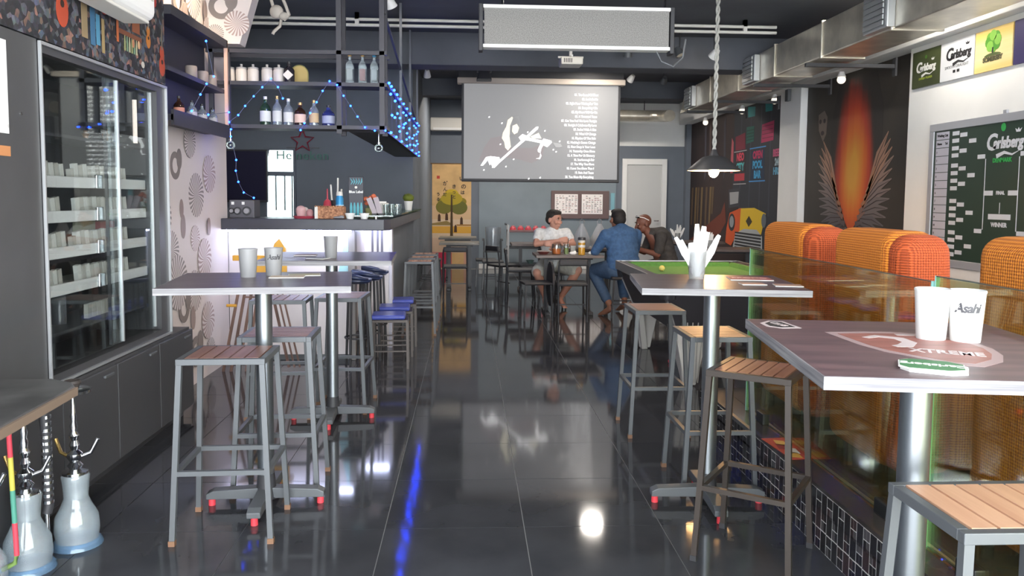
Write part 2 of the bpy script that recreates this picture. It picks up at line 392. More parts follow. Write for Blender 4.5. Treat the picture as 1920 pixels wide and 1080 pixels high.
# ================================================================== RIGHT WALL
# painted bay 1: a wet street with a vintage car
def board(name, label, cat, Y, X, w, z0, z1, m, t=.02, rz=-90, bevel=0):
    e = thing(name, label, cat, (X, Y, 0), rz)
    obj('panel', MB().box(-w/2, w/2, -t, 0, z0, z1), m, e, bevel=bevel)
    return e
def board_back(name, label, cat, X, Y, w, z0, z1, m, t=.02, bevel=0): return board(name, label, cat, Y, X, w, z0, z1, m, t, 0, bevel)
M_mur1 = vary(mat('mural_dark_red_brown', '3a2a28', .6), .35, (1.2, 1.2, .5), col2='2a2224', detail=6)
mu = board('street_mural', 'painted mural of a neon street with a yellow vintage car', 'mural', 13.695, 4.499, 4.86, 0, 2.955, M_mur1, .006)
y_ = -.007
def dm(n, pts, col, dy=0, rough=.6): return decal(n, pts, mat('paint_'+col, col, rough), mu, y_-dy, .0012)
dm('painted_facade', [(.2, 2.95), (2.4, 2.95), (2.4, .3), (1.9, .3), (.95, .9), (.2, 1.6)], '2e3038')
for x in (.55, 1.0, 1.45, 1.85): dm('painted_pillar', rect(x, x+.05, 1.2, 2.9), '3c3f4b', .001)
dm('painted_window', [(0.86, 2.94), (1.2, 2.91), (1.19, 2.76), (0.88, 2.77)], '2c8a8c', .002)
dm('painted_window', [(1.62, 2.94), (1.93, 2.93), (1.91, 2.77), (1.64, 2.78)], '2c8a8c', .002)
dm('painted_window', [(0.82, 2.62), (1.17, 2.61), (1.16, 2.37), (0.82, 2.35)], '1f6257', .002)
dm('painted_sign', [(1.51, 2.6), (2.0, 2.62), (1.99, 2.33), (1.49, 2.32)], 'b8325f', .002)
dm('painted_window', [(0.29, 2.5), (0.76, 2.54), (0.79, 2.27), (0.31, 2.27)], '7e2438', .002)
for z in (2.4, 2.45, 2.5, 2.55): dm('painted_slat', rect(.84, 1.15, z, z+.012), '123f3b', .003)
for z in (2.38, 2.44, 2.5, 2.56): dm('painted_slat', rect(1.53, 1.97, z, z+.012), '7f1d43', .003)
def neon(x0, x1, z0, z1, bgc, lines):
    dm('painted_sign', rect(x0, x1, z0, z1), bgc, .002)
    n = len(lines)
    for i, (t, c) in enumerate(lines):
        wtext(t, (x0+x1)/2, z1-(i+.5)*(z1-z0)/n, (z1-z0)/n*1.05, mat('paint_'+c, c, .6), mu, y_-.004, 'painted_lettering', bold=.008)
neon(.3, .81, 1.9, 2.23, '33252c', [('NEO', 'd8475d'), ('CITY', '58b9bd')])
dm('painted_sign', rect(.28, .78, 1.76, 1.88), 'b33a45', .002)
neon(1.07, 1.65, 1.76, 2.22, '1f3049', [('OPEN', 'c4335f'), ('POOL', '3f9fd0'), ('BAR', '3f9fd0')])
neon(1.99, 2.3, 1.8, 2.2, '26262e', [('BEER', 'c05078'), ('24', '9fb5c0'), ('HRS', '5d9fc0')])
for z in (1.73, 2.25): dm('painted_neon_tube', rect(1.0, 1.7, z, z+.018), '4c96d8', .003)
for z in (1.70, 2.24): dm('painted_neon_tube', rect(.24, .86, z, z+.014), 'b9b2b4', .003)
dm('painted_banner', [(.1, 2.5), (.2, 2.42), (.2, 1.9), (.06, 1.9)], 'b85761', .002)
for k, (x, h) in enumerate([(-2.3, .75), (-2.05, .8), (-1.88, .72), (-1.65, .82), (-1.35, .78), (-1.1, .7), (-.95, .5)]):
    dm('painted_post', [(x, 1.68), (x+.12, 1.68), (x+.06, 1.68-h), (x-.04, 1.68-h)], '6f5a3c' if k % 2 else '5d4a36', .001)
for k, x in enumerate((-1.5, -1.2, -.9, -.35)): dm('painted_streak', [(x, 2.8), (x+.1, 2.9), (x+.14, 1.9), (x+.04, 1.8)], ['4a4650', '5a4a48', '555566', '3d3a44'][k], .001)
dm('painted_glow', [(-2.4, .62), (-.4, 1.2), (-.2, 1.4), (-.1, 1.05), (-.4, .85), (-2.1, .5)], '6d3222', .001)
dm('painted_windscreen', [(0.0, 1.62), (0.6, 1.64), (0.6, 1.34), (0.03, 1.3)], '3a3b42', .002)
dm('painted_windscreen', [(0.06, 1.57), (0.53, 1.58), (0.51, 1.39), (0.1, 1.36)], '9a9a9c', .003)
dm('painted_bonnet', [(0.55, 1.3), (1.28, 1.32), (1.78, 1.24), (1.6, 0.9), (0.55, 0.9)], 'd9b52a', .003)
dm('painted_wing', [(0.1, 1.22), (0.66, 1.31), (0.62, 0.94), (0.2, 0.66), (-0.1, 0.7), (-.05, 0.95)], 'cc5526', .004)
dm('painted_headlamp', ring(.22, 1.06, .17, .15, 20), '2a2c30', .005); dm('painted_headlamp', ring(.22, 1.07, .11, .1, 18), '8d9397', .006)
dm('painted_headlamp', ring(1.71, 1.13, .1, .11, 18), '5f666c', .005)
dm('painted_grille', [(0.3, 0.62), (0.42, 0.88), (0.84, 0.97), (1.42, 0.98), (1.66, 0.88), (1.68, 0.62)], 'a9adb0', .005)
for k in range(6): dm('painted_grille_bar', rect(.4, 1.62, .63+k*.05, .66+k*.05), '2b2d31', .006)
dm('painted_badge', [(0.92, 1.1), (1.06, 1.19), (1.21, 1.1), (1.06, 1.01)], '3a3320', .006)
# painted bay 2: wings around a column of fire
M_mur2 = vary(mat('mural_charcoal', '2c2a29', .6), .3, (.8, .8, .8), col2='3e3831', detail=5)
mu = board('flame_wings_mural', 'painted mural of orange flame column between two feathered wings', 'mural', 9.225, 4.499, 2.63, 0, 2.955, M_mur2, .006)
mf = mat('painted_fire', 'b33a22', .6); nt = mf.node_tree; b = nt.nodes['Principled BSDF']
tc = nd(nt, 'ShaderNodeTexCoord'); mp = nd(nt, 'ShaderNodeMapping'); mp.inputs['Location'].default_value = (-.03, 0, -1.8*.88); mp.inputs['Scale'].default_value = (1.85, 0, .88)
gr = nd(nt, 'ShaderNodeTexGradient', gradient_type='SPHERICAL'); nt.links.new(tc.outputs['Object'], mp.inputs[0])
ns = nd(nt, 'ShaderNodeTexNoise'); ns.inputs['Scale'].default_value = 2.2; mp2 = nd(nt, 'ShaderNodeMapping'); mp2.inputs['Scale'].default_value = (3, 1, .35); nt.links.new(tc.outputs['Object'], mp2.inputs[0]); nt.links.new(mp2.outputs[0], ns.inputs['Vector'])
va = nd(nt, 'ShaderNodeMixRGB', blend_type='LINEAR_LIGHT'); va.inputs[0].default_value = .14; nt.links.new(mp.outputs[0], va.inputs[1]); nt.links.new(ns.outputs['Color'], va.inputs[2]); nt.links.new(va.outputs[0], gr.inputs[0])
rp = nd(nt, 'ShaderNodeValToRGB'); e = rp.color_ramp.elements
e[0].position = 0.0; e[0].color = rgb('322d2a'); e[1].position = .8; e[1].color = rgb('d59a3c')
for p, c in ((.07, '40302b'), (.18, '7a3126'), (.34, 'b34028'), (.55, 'cf6c2a')): n = rp.color_ramp.elements.new(p); n.color = rgb(c)
nt.links.new(gr.outputs['Fac'], rp.inputs[0]); nt.links.new(rp.outputs[0], b.inputs['Base Color'])
decal('painted_flame', [(0.0, 1.06), (0.15, 1.2), (0.32, 1.45), (0.52, 1.66), (0.66, 1.8), (0.66, 2.5), (0.5, 2.88), (-0.4, 2.88), (-0.58, 2.4), (-0.58, 1.8), (-0.45, 1.62), (-0.28, 1.42), (-0.14, 1.2)], mf, mu, y_, .001)
dm('painted_mask', [(-0.96, 2.54), (-0.79, 2.58), (-0.7, 2.49), (-0.72, 2.28), (-0.81, 2.19), (-0.94, 2.34)], '6e6159', .001)
for (x0, z0) in ((-.9, 2.45), (-.78, 2.45)): dm('painted_eye', ring(x0, z0, .035, .03, 10), '3a3230', .002)
dm('painted_mouth', ring(-.83, 2.3, .05, .03, 10), '403735', .002)
for sgn in (-1, 1):
    root = Vector((sgn*.08, 1.1)); sh = Vector((sgn*.42, 1.60))
    for k in range(15):
        t = k/14; a = R(58-92*t); L = (.70 if k < 4 else .72-.28*t)
        st = sh.lerp(root+Vector((sgn*.1, 0)), t); d = Vector((sgn*math.cos(a), math.sin(a)))
        tip = st+d*L; mid = st+d*L*.55+Vector((sgn*-.02, .03)); wd = .11-.035*t
        cc = ['a07c68', '8f786d', '7d6f6c', '6c6464', '5d585c', '4e4b50'][min(5, int(t*6))]
        dm('painted_feather', stroke([tuple(st), tuple(mid), tuple(tip)], [wd*.7, wd, .012]), cc, .001+.0005*(k % 3))
        dm('painted_quill', stroke([tuple(st), tuple(mid), tuple(tip-d*.05)], [.012, .01, .004]), '3a3231', .0035)
    for k in range(8):
        t = k/7; st = sh.lerp(root, t); d = Vector((sgn*.5, .86-.9*t)).normalized()
        dm('painted_down', stroke([tuple(st), tuple(st+d*(.26-.1*t))], [.07, .02]), ['a87a5c', '9c6c50', '7c6158', '5c5254'][min(3, k//2)], .004)
# wall bulbs under the beam
bulb_m = mat('white_lamp_glass', 'e8e4dc', .4, emit='fff2dd', estr=.6)
lab = ['far end of street mural', 'above the middle of street mural', 'beside white pier, street mural side', 'above flame wings mural']
for k, y in enumerate((14.8, 12.8, 11.42, 9.35)):
    t = thing('wall_lamp', 'small white wall lamp under beam, '+lab[k], 'lamp', (4.38, y, 2.9))
    obj('holder', MB().cyl((0, 0, .06), (0, 0, -.0), .03, .05), M_whitepl, t, 40); obj('bulb', MB().ball((0, 0, -.03), (.05, .05, .05)), bulb_m, t, 60)
# four square beer signs
M_gpr = vary(mat('dark_olive_green_print', '3b4228', .45), .15, (3, 3, 3))
def swash(e, x, z, w, m, y=-.024):
    decal('printed_swash', stroke([(x-w*.28, z-.02*w), (x-w*.05, z+.05*w), (x+w*.18, z-.0*w), (x+w*.36, z+.06*w)], [w*.09, w*.06, w*.035, w*.01]), m, e, y)
def carls(e, x, z, w, m, y=-.024):
    s = w*.30
    wtext('C', x-w*.40, z+.02*w, s*1.5, m, e, y, bold=.004*w/.3, shear=.15); wtext('arlsberg', x+w*.10, z, s, m, e, y, bold=.004*w/.3, shear=.12, spacing=.9)
    swash(e, x+w*.06, z-s*.78, w, m, y)
    decal('printed_crown', [(x+w*.33, z+s*.62), (x+w*.30, z+s*.86), (x+w*.36, z+s*.74), (x+w*.39, z+s*.9), (x+w*.42, z+s*.74), (x+w*.48, z+s*.86), (x+w*.44, z+s*.62)], m, e, y)
s1 = board('beer_sign', 'dark olive green square beer sign above tournament board', 'sign', 7.58, 4.398, .47, 2.55, 2.9, M_gpr, .02)
carls(s1, 0, 2.73, .3, M_wprint, -.022); wtext('DANISH PILSNER', 0, 2.63, .03, mat('yellow_green_print', '8f9a3a', .6), s1, -.022)
decal('printed_hop', disc(0, 2.83, .018, 8), mat('leaf_green_print', '4f7a33', .6), s1, -.022)
s2 = board('beer_sign', 'white square beer sign with dark lettering between two coloured signs', 'sign', 7.09, 4.398, .5, 2.55, 2.9, mat('pale_grey_sign', 'cfd2d6', .4), .02)
carls(s2, .02, 2.77, .34, M_kprint, -.022); wtext('SMOOTH DRAUGHT', 0, 2.665, .038, mat('grey_print', '77797d', .6), s2, -.022)
for x in (-.03, .03): decal('printed_mark', rect(x-.018, x+.018, 2.61, 2.635), M_kprint, s2, -.022)
s3 = board('cider_sign', 'yellow square cider sign with green tree emblem', 'sign', 6.59, 4.398, .48, 2.55, 2.9, vary(mat('golden_yellow_sign', 'd9b560', .45), .2, (0, 0, 5), col2='e6d9a8'), .02)
for k in range(9):
    a = k*.8; decal('printed_tree_crown', disc(.0+.06*math.cos(a)*(k > 0), 2.79+.05*math.sin(a)*(k > 0), .045, 12), mat('paint_'+['5f9a35', '4a8a2c', '78ab45'][k % 3], ['5f9a35', '4a8a2c', '78ab45'][k % 3], .6), s3, -.021-.0005*(k % 3))
decal('printed_trunk', rect(-.008, .008, 2.69, 2.74), M_kprint, s3, -.023); decal('printed_ground', ring(0, 2.67, .11, .025, 16, 0, 180), mat('paint_4f5b33', '4f5b33', .6), s3, -.0225)
wtext('SOMERSBY', 0, 2.645, .052, mat('dark_olive_print', '4c4a33', .6), s3, -.023, bold=.003)
s4 = board('beer_sign', 'purple square beer sign cut by right edge of photo', 'sign', 6.09, 4.398, .48, 2.55, 2.9, mat('violet_sign', '3c3560', .45), .02)
decal('printed_emblem', disc(0, 2.72, .1, 20), mat('paint_9a3a5a', '9a3a5a', .6), s4, -.022)
# tournament board
tb = thing('tournament_board', 'dark green pool tournament bracket board in grey frame', 'board', (4.398, 6.4, 0), -90)
obj('panel', MB().box(-1.0, 1.0, -.02, 0, .9, 2.12), mat('bracket_green', '24382e', .4), tb)
M_fr = mat('grey_aluminium_frame', 'a9abb2', .4, metal=.3)
for x0, x1, z0, z1 in ((-1.05, 1.05, 2.1, 2.17), (-1.05, 1.05, .85, .92), (-1.05, -.98, .92, 2.1), (.98, 1.05, .92, 2.1)):
    obj('frame_rail', MB().box(x0, x1, -.03, 0, z0, z1), M_fr, tb, bevel=.004)
obj('hook', MB().box(-.02, .02, -.02, 0, 2.17, 2.2), M_fr, tb)
M_cell = mat('white_write_on_cell', 'c9ccd4', .4)
zz = lambda yv: 2.06-(yv-466)*.002276
for sg in (-1, 1):
    for x, ww, ys in ((-.645, .1, [466, 495, 525, 553, 593, 623, 653, 683, 733, 763, 790, 820, 858, 888, 915, 945]), (-.53, .1, [475, 537, 606, 666, 747, 807, 876, 935]), (-.40, .1, [502, 634, 778, 908]), (-.27, .1, [566, 846])):
        for yv in ys: decal('bracket_cell', rect(-sg*x-ww/2, -sg*x+ww/2, zz(yv)-.018, zz(yv)+.018), M_cell, tb, -.021)
    for z0, z1, x in ((1.81, 1.21, -.21),): decal('bracket_line', rect(-sg*x-.004, -sg*x+.004, z1, z0), M_cell, tb, -.0205)
    decal('bracket_cell', rect(sg*.155-.06, sg*.155+.06, 1.5, 1.54), M_cell, tb, -.021)
    for k in range(15): decal('list_row', rect(sg*.845-.1, sg*.845+.1, 2.09-(k+1)*.075+.003, 2.09-k*.075-.003), mat('pale_lilac_list_row', 'b3b3c0', .5), tb, -.021)
wtext('FINAL', 0, 1.52, .04, M_cell, tb, -.022, bold=.002); wtext('WINNER', 0, 1.255, .05, M_cell, tb, -.022, bold=.002)
decal('bracket_cell', rect(-.14, .14, 1.3, 1.345), M_cell, tb, -.021); decal('bracket_line', rect(-.003, .003, 1.35, 1.44), M_cell, tb, -.021)
carls(tb, .02, 1.93, .42, M_cell, -.022)
wtext('DENMARK', 0, 1.79, .05, mat('bright_green_print', '2f9a4c', .6), tb, -.022, bold=.002); decal('printed_hop', ring(0, 2.06, .03, .035, 10), MATS['bright_green_print'], tb, -.022)
for sg in (-1, 1):
    wtext('Waiting List', sg*.845, 2.053, .034, M_kprint, tb, -.0235, bold=.001); wtext('Name      Tel', sg*.845, 1.978, .03, M_kprint, tb, -.0235, bold=.001)
    for k in range(13): wtext(str(k+1), sg*.845-.08, 1.90-k*.075, .03, M_kprint, tb, -.0235)
# ------------------------------------------------------------------ air duct along the right wall
du = thing('air_duct', 'silver sheet metal air duct hung along right wall', 'duct', (3.4, 0, 0))
ys = [5.0, 6.4, 7.7, 8.9, 10.1, 11.3, 12.4]
for a, b2 in zip(ys, ys[1:]):
    obj('duct_section', MB().box(0, .42, a+.006, b2-.006, 2.83, 3.17), M_silver, du, bevel=.012)
    obj('joint_flange', MB().box(-.012, .432, b2-.014, b2+.014, 2.818, 3.182), M_silver, du, bevel=.004)
obj('duct_end', MB().frust((0, .42, 12.4, 12.9), (0, .42, 12.4, 12.6), 2.83, 3.17), M_silver, du)
M_vent = mat('aluminium_vent', 'c9ccce', .3, metal=.7)
for y in (6.55, 9.55, 12.2):
    v = obj('vent', MB().box(-.07, 0, y-.2, y+.2, 2.84, 3.15), M_vent, du, bevel=.008)
    for k in range(6): obj('louvre', MB().bar((-.085, y-.16, 2.88+k*.046), (-.085, y+.16, 2.88+k*.046), .012, .035), M_vent, v)
for k, y in enumerate((7.95, 9.4, 11.0, 12.3)):
    b3 = thing('duct_bracket', 'black steel bracket under silver duct, '+['nearest the camera', 'second from camera', 'third from camera', 'farthest from camera'][k], 'bracket', (3.4, y, 2.8))
    obj('arm', MB().box(-.05, .88, -.02, .02, -.022, .015), M_matblack, b3); obj('wall_plate', MB().box(.86, .88, -.03, .03, -.1, .08), M_matblack, b3)
rd = thing('round_duct', 'round shiny duct crossing high at the back right', 'duct', (0, 15.6, 3.06))
obj('pipe', MB().cyl((2.6, 0, 0), (3.5, 0, 0), .11, n=24), M_silver, rd, 40); obj('elbow', MB().tube([(3.5, 0, 0), (3.66, -.05, 0), (3.76, -.2, -.02), (3.78, -.5, -.04)], .11, 16), M_silver, rd, 50)
for x in (2.75, 3.4): obj('hanger', MB().bar((x, 0, .1), (x, 0, .34), .015), M_matblack, rd)
sb = thing('switch_box', 'small grey electrical box on white pier', 'box', (4.39, 10.9, 2.9), -90)
obj('body', MB().box(-.05, .05, -.05, 0, -.1, .06), M_steel, sb, bevel=.005); obj('conduit', MB().cyl((0, -.02, .06), (0, -.02, .16), .012), M_steel, sb)
# ================================================================== CEILING THINGS
for k, z in enumerate((3.33, 3.27)):
    c = thing('conduit_pipe', ['upper', 'lower'][k]+' of two white conduit pipes across dark ceiling', 'pipe', (0, 8.75, z))
    obj('pipe', MB().cyl((-3.6, 0, 0), (3.35, 0, 0), .017, n=10), M_offwhite, c, 40)
    for x in (-2.6, -1.2, .3, 1.9, 3.0): obj('clip', MB().box(x-.02, x+.02, -.02, .02, .0, .13-.06*(1-k)), M_offwhite, c)
# one mirrored ceiling downlight, unseen fill lights added to brighten, small spots
DOWN = 62
def downlight(x, y, label, power=40, r=.15):
    t = thing('downlight_or_fill', label, 'light', (x, y, 3.4))
    obj('ring', MB().lathe([(r, -.0), (r+.02, -.004), (r+.02, -.02), (r, -.02)], n=28), M_whitepl, t, 40)
    obj('diffuser', MB().cyl((0, 0, -.004), (0, 0, -.012), r, n=28), glow('downlight_or_fill_glow_%d' % power, 'fff6ea', DOWN*power/40), t)
downlight(1.84, 11.5, 'round ceiling downlight behind beam, mirrored on the floor', 60)
downlight(.2, 14.6, 'added unseen fill light near back wall, banner side', 90)  # this and the ones below: out-of-sight lights added to brighten the room
downlight(2.4, 14.6, 'added unseen fill light near back wall, white door side', 90)
downlight(1.0, 7.6, 'added unseen fill light in front of beam over the aisle', 40)
downlight(-3.0, 8.2, 'added unseen fill light over inside of the bar', 30)
downlight(.1, 4.2, 'added unseen fill light over the near aisle', 40)
downlight(3.75, 6.9, 'added unseen fill light beside duct over beer signs', 40)
downlight(3.75, 4.6, 'added unseen fill light beside duct over armchairs', 40)
def spot(x, y, z, label, lit, rx=0, ry=0, warm='ffdca0'):
    t = thing('spotlight', label, 'spotlight', (x, y, z))
    obj('stem', MB().cyl((0, 0, .07), (0, 0, 3.4-z), .008, n=8), M_matblack, t)
    M = Euler((R(rx), R(ry), 0)).to_matrix().to_4x4()
    obj('housing', MB().lathe([(0, .08), (.03, .08), (.045, .03), (.055, -.03), (.05, -.03), (.042, .0), (0, .0)], M=M), M_steel if not lit else M_whitepl, t, 35)
    obj('lens', MB().lathe([(0, -.012), (.043, -.012), (.043, -.022), (0, -.024)], M=M), glow('spot_glow_'+warm, warm, 14) if lit else mat('spot_lens_off', 'bdbab2', .2), t, 40)
spot(-.75, 7.8, 3.27, 'tilted white spotlight at top of photo over bar aisle', 1, 30, -25, 'fff0d8')
spot(-.62, 11.9, 3.23, 'small lit spotlight beyond beam beside bar shelf', 1, 40, 0, 'fff0d8')
spot(2.80, 9.2, 3.10, 'warm glowing spotlight beside the lamp rope', 1, 45, 25)
spot(1.83, 9.35, 3.12, 'unlit round spotlight on beam above projection screen', 0, 15, 0)
spot(2.44, 9.35, 3.14, 'unlit spotlight by cable loop right of hanging board', 0, -20, -20)
spot(2.46, 12.3, 3.27, 'lit spotlight just right of projection screen top', 1, 40, 30, 'fff0d8')
spot(3.0, 12.4, 3.27, 'unlit spotlight nearest the far end of silver duct', 0, 60, 0)
spot(-1.0, 12.6, 3.25, 'dim bronze spotlight hidden behind shelf posts', 0, 20, 0)
ws = thing('spotlight', 'warm spotlight above frame washing the wallpapered wall', 'spotlight', (-1.66, 5.95, 3.28))
obj('stem', MB().cyl((0, 0, .07), (0, 0, .12), .008, n=8), M_matblack, ws); obj('housing', MB().lathe([(0, .08), (.03, .08), (.045, .03), (.055, -.03), (.05, -.03), (.042, .0), (0, .0)], M=Euler((0, R(35), 0)).to_matrix().to_4x4()), M_whitepl, ws, 35)
L = bpy.data.lights.new('wash', 'SPOT'); L.energy = 30; L.color = (1, .78, .52); L.spot_size = R(95); L.spot_blend = .8; L.shadow_soft_size = .04
l = bpy.data.objects.new('wash_lamp', L); COL.objects.link(l); l.parent = ws; l.location = (-.02, 0, -.04); l.rotation_euler = (R(0), R(-38), 0); l.rotation_euler = Vector((.62, -.22, .75)).to_track_quat('Z', 'Y').to_euler()
# hanging display board (back of a mesh panel)
M_mesh = vary(mat('grey_speaker_mesh', '7d7b78', .7), .2, (160, 160, 160), detail=1)
hb = thing('hanging_display_board', 'grey mesh display board hung from ceiling with white rails', 'board', (.86, 6.5, 0))
obj('panel', MB().box(-.745, .745, 0, .1, 2.67, 2.96), M_mesh, hb)
for z in (2.645, 2.955): obj('rail', MB().box(-.755, .755, -.012, .1, z, z+.028), M_whitepl, hb, bevel=.004)
obj('side_cap', MB().box(-.79, -.755, -.005, .11, 2.62, 2.99), M_matblack, hb, bevel=.006); obj('side_cap', MB().box(.755, .79, -.005, .11, 2.62, 2.99), M_matblack, hb, bevel=.006)
for x in (-.6, .72): obj('hanger', MB().cyl((x, .05, 2.98), (x, .05, 3.4), .01, n=8), M_chrome, hb)
obj('cable_loop', MB().tube([(.66, .06, 2.65), (.7, .06, 2.57), (.8, .06, 2.53), (.88, .06, 2.6), (.9, .06, 2.75)], .008, 8), M_steel, hb, 60)
# projector
pj = thing('projector', 'small white ceiling projector on a pole above the screen', 'projector', (1.11, 8.9, 2.95))
obj('body', MB().box(-.12, .12, -.13, .13, -.05, .035), M_offwhite, pj, bevel=.015)
obj('lens', MB().cyl((.04, .12, 0), (.04, .16, 0), .035), M_black, pj, 40); obj('pole', MB().cyl((0, 0, .05), (0, 0, .45), .018), M_whitepl, pj, 40)
obj('mount_arm', MB().bar((-.14, 0, .045), (.14, 0, .045), .02).bar((0, -.12, .045), (0, .12, .045), .02), M_whitepl, pj)
for k in range(5): obj('vent_slot', MB().box(-.09+k*.02, -.08+k*.02, -.133, -.129, -.03, .015), M_black, pj)
# ceiling fan/speaker bracket left of projector
cs = thing('ceiling_speaker', 'black ceiling speaker on bracket above screen left end', 'speaker', (.2, 11.3, 3.2))
obj('body', MB().frust((-.11, .11, -.1, .1), (-.06, .06, -.06, .06), -.13, .02), M_matblack, cs, bevel=.015); obj('bracket', MB().tube([(-.09, 0, -.02), (-.09, 0, .12), (0, 0, .2), (.09, 0, .12), (.09, 0, -.02)], .012), M_steel, cs, 50)
# ------------------------------------------------------------------ projection screen
M_scr = mat('lit_projection_screen', '747475', .8, emit='a9a9aa', estr=.29)
ps = thing('projection_screen', 'lowered projection screen showing violinist and song list', 'screen', (1.085, 12.2, 0))
obj('housing', MB().box(-1.27, 1.27, -.06, .14, 3.155, 3.24), mat('cream_screen_case', 'c4b8ac', .5), ps, bevel=.012)
obj('mount_board', MB().box(-1.25, 1.25, .0, .14, 3.24, 3.4), M_matblack, ps)
obj('border', MB().box(-1.205, 1.205, .004, .008, 1.70, 3.16), M_matblack, ps); obj('fabric', MB().box(-1.17, 1.17, 0, .004, 1.735, 3.155), M_scr, ps)
obj('bottom_bar', MB().cyl((-1.2, .006, 1.70), (1.2, .006, 1.70), .014, n=10), M_matblack, ps, 40)
M_stext = mat('projected_white', 'f2f2f2', .8, emit='ffffff', estr=.75); M_sgrey = mat('projected_grey', '8c8c8d', .8, emit='b0b0b1', estr=.34)
M_sdk = mat('projected_shadow', '8b8b8c', .8, emit='8b8b8c', estr=.28); M_scream = mat('projected_cream', 'd8d3bd', .8, emit='dcd6c0', estr=.5); M_spink = mat('projected_pink', '777273', .8, emit='a8a0a1', estr=.29)
songs = ['01. The Sound Of Silent', '02. Let It Be Me', '03. Right Here Waiting For You', '04. Everything I Do', '05. My Heart Will Go On', '06. A Thousand Years', '07. Can You Feel The Love Tonight', '08. Tonight I Celebrate My Love', '09. Sealed With A Kiss', '10. Wind Of Change', '11. Rhythm Of The Rain', '12. Nothing\'s Gonna Change', '13. How Deep Is Your Love', '14. Yesterday Once More', '15. A Time For Us Memory', '16. Scarborough Fair', '17. The Way You Move', '18. I Love You More Than I', '19. Rain And Tears', '20. You Mean My Everything']
for k, t in enumerate(songs): wtext(t, .865-.003*k, 3.01-k*.0652, .052, M_stext, ps, -.002, 'projected_lettering', align='RIGHT', bold=.0004).scale = (.72, 1, 1)
def sp(n, pts, m, d=0): decal(n, pts, m, ps, -.001-d, .0008)
sxp = lambda pts: [(-1.17+(a-50)/1610*2.34, 3.155-(b-40)/985*1.42) for a, b in pts]   # drawing units of the projected picture
sp('projected_figure', sxp([(200, 860), (260, 700), (330, 600), (440, 580), (470, 700), (560, 700), (760, 700), (900, 640), (870, 800), (760, 860), (620, 820), (470, 800), (350, 800)]), M_spink)
sp('projected_figure', sxp([(480, 560), (500, 440), (540, 380), (620, 370), (640, 440), (620, 520), (570, 560)]), M_sdk, .001)
sp('projected_hair', sxp([(445, 600), (455, 545), (490, 480), (505, 410), (550, 375), (560, 390), (530, 470), (525, 580), (540, 690), (510, 730), (480, 700), (470, 640)]), M_scream, .002)
sp('projected_face', sxp([(555, 470), (600, 450), (625, 490), (610, 540), (575, 560), (550, 530)]), M_scream, .002)
sp('projected_bow', sxp([(340, 910), (400, 850), (640, 630), (800, 480), (825, 475), (822, 500), (690, 620), (420, 860), (370, 912)]), M_stext, .003)
sp('projected_violin', sxp([(620, 590), (660, 555), (700, 570), (760, 600), (870, 620), (860, 650), (760, 630), (700, 620), (640, 620)]), M_stext, .002)
sp('projected_violin', sxp([(740, 580), (830, 540), (860, 600), (770, 600)]), M_scream, .0015)
sp('projected_hand', sxp([(225, 890), (280, 800), (330, 790), (420, 800), (430, 830), (380, 860), (350, 910), (335, 870), (320, 885), (300, 830), (270, 870), (250, 890)]), M_stext, .003)
sp('projected_hand', sxp([(820, 720), (850, 650), (880, 600), (960, 620), (970, 640), (920, 690), (880, 670), (860, 700), (850, 750), (825, 740)]), M_stext, .003)
sp('projected_cuff', sxp([(800, 810), (840, 800), (850, 750), (862, 780), (845, 815)]), M_stext, .003)
sp('projected_scroll', sxp([(980, 640), (1060, 650), (1078, 680), (1050, 690), (1010, 690)]), M_sgrey, .002)
for a, b in ((312, 383), (445, 445), (430, 665), (895, 520), (1050, 628), (985, 715), (1015, 737), (490, 897), (570, 820), (730, 1022), (850, 1010), (260, 935), (715, 535)): sp('projected_speck', sxp([(a-8, b+8), (a-6, b-6), (a+8, b-9), (a+5, b+7)]), M_stext, .002)

# ================================================================== BACK WALL THINGS
dr = thing('door_1', 'plain white door with wide frame in grey back wall', 'door', (3.58, 16.3, 0)); dr['kind'] = 'structure'
obj('leaf', MB().box(-.36, .36, -.03, 0, 0, 2.14), mat('white_door_leaf', 'c9c9c8', .55), dr, bevel=.004)
for x0, x1, z0, z1 in ((-.46, -.36, 0, 2.26), (.36, .46, 0, 2.26), (-.36, .36, 2.14, 2.26)): obj('frame', MB().box(x0, x1, -.05, 0, z0, z1), M_whitepl, dr, bevel=.005)
obj('handle', MB().cyl((.29, -.03, 1.0), (.29, -.08, 1.0), .012).cyl((.29, -.08, 1.0), (.2, -.08, 1.0), .012), M_chrome, dr, 40)
nb = board_back('notice_board', 'wooden framed notice board with two printed sheets on back wall', 'board', 2.26, 16.279, 1.19, 1.03, 1.6, mat('brown_board_frame', '6f5c5c', .6), .03, .008)
M_sheet = mat('white_notice_sheet', 'f6f0ee', .6)
for x0, x1 in ((-.52, -.05), (.03, .46)):
    obj('sheet', MB().box(x0, x1, -.034, -.031, 1.13, 1.53), M_sheet, nb)
    for r in range(9):
        for c in range(7):
            if rnd.random() < .75:
                xx = x0+.03+c*(x1-x0-.06)/6.5; wd = rnd.uniform(.015, .05)
                decal('printed_entry', rect(xx, min(x1-.01, xx+wd), 1.165+r*.04, 1.178+r*.04), mat('sheet_ink_red', '9a6a6c', .6) if rnd.random() < .5 else M_kprint, nb, -.0345, .0006)
tp = thing('door_tag', 'pale blue strip with white tag hanging beside notice board', 'tag', (2.93, 16.278, 0))
obj('strip', MB().box(-.04, .04, -.01, 0, 1.22, 1.56), mat('pale_blue_strip', '7fb0bd', .5), tp); obj('card', MB().box(-.07, .02, -.014, -.002, 1.1, 1.21), M_paperwhite, tp)
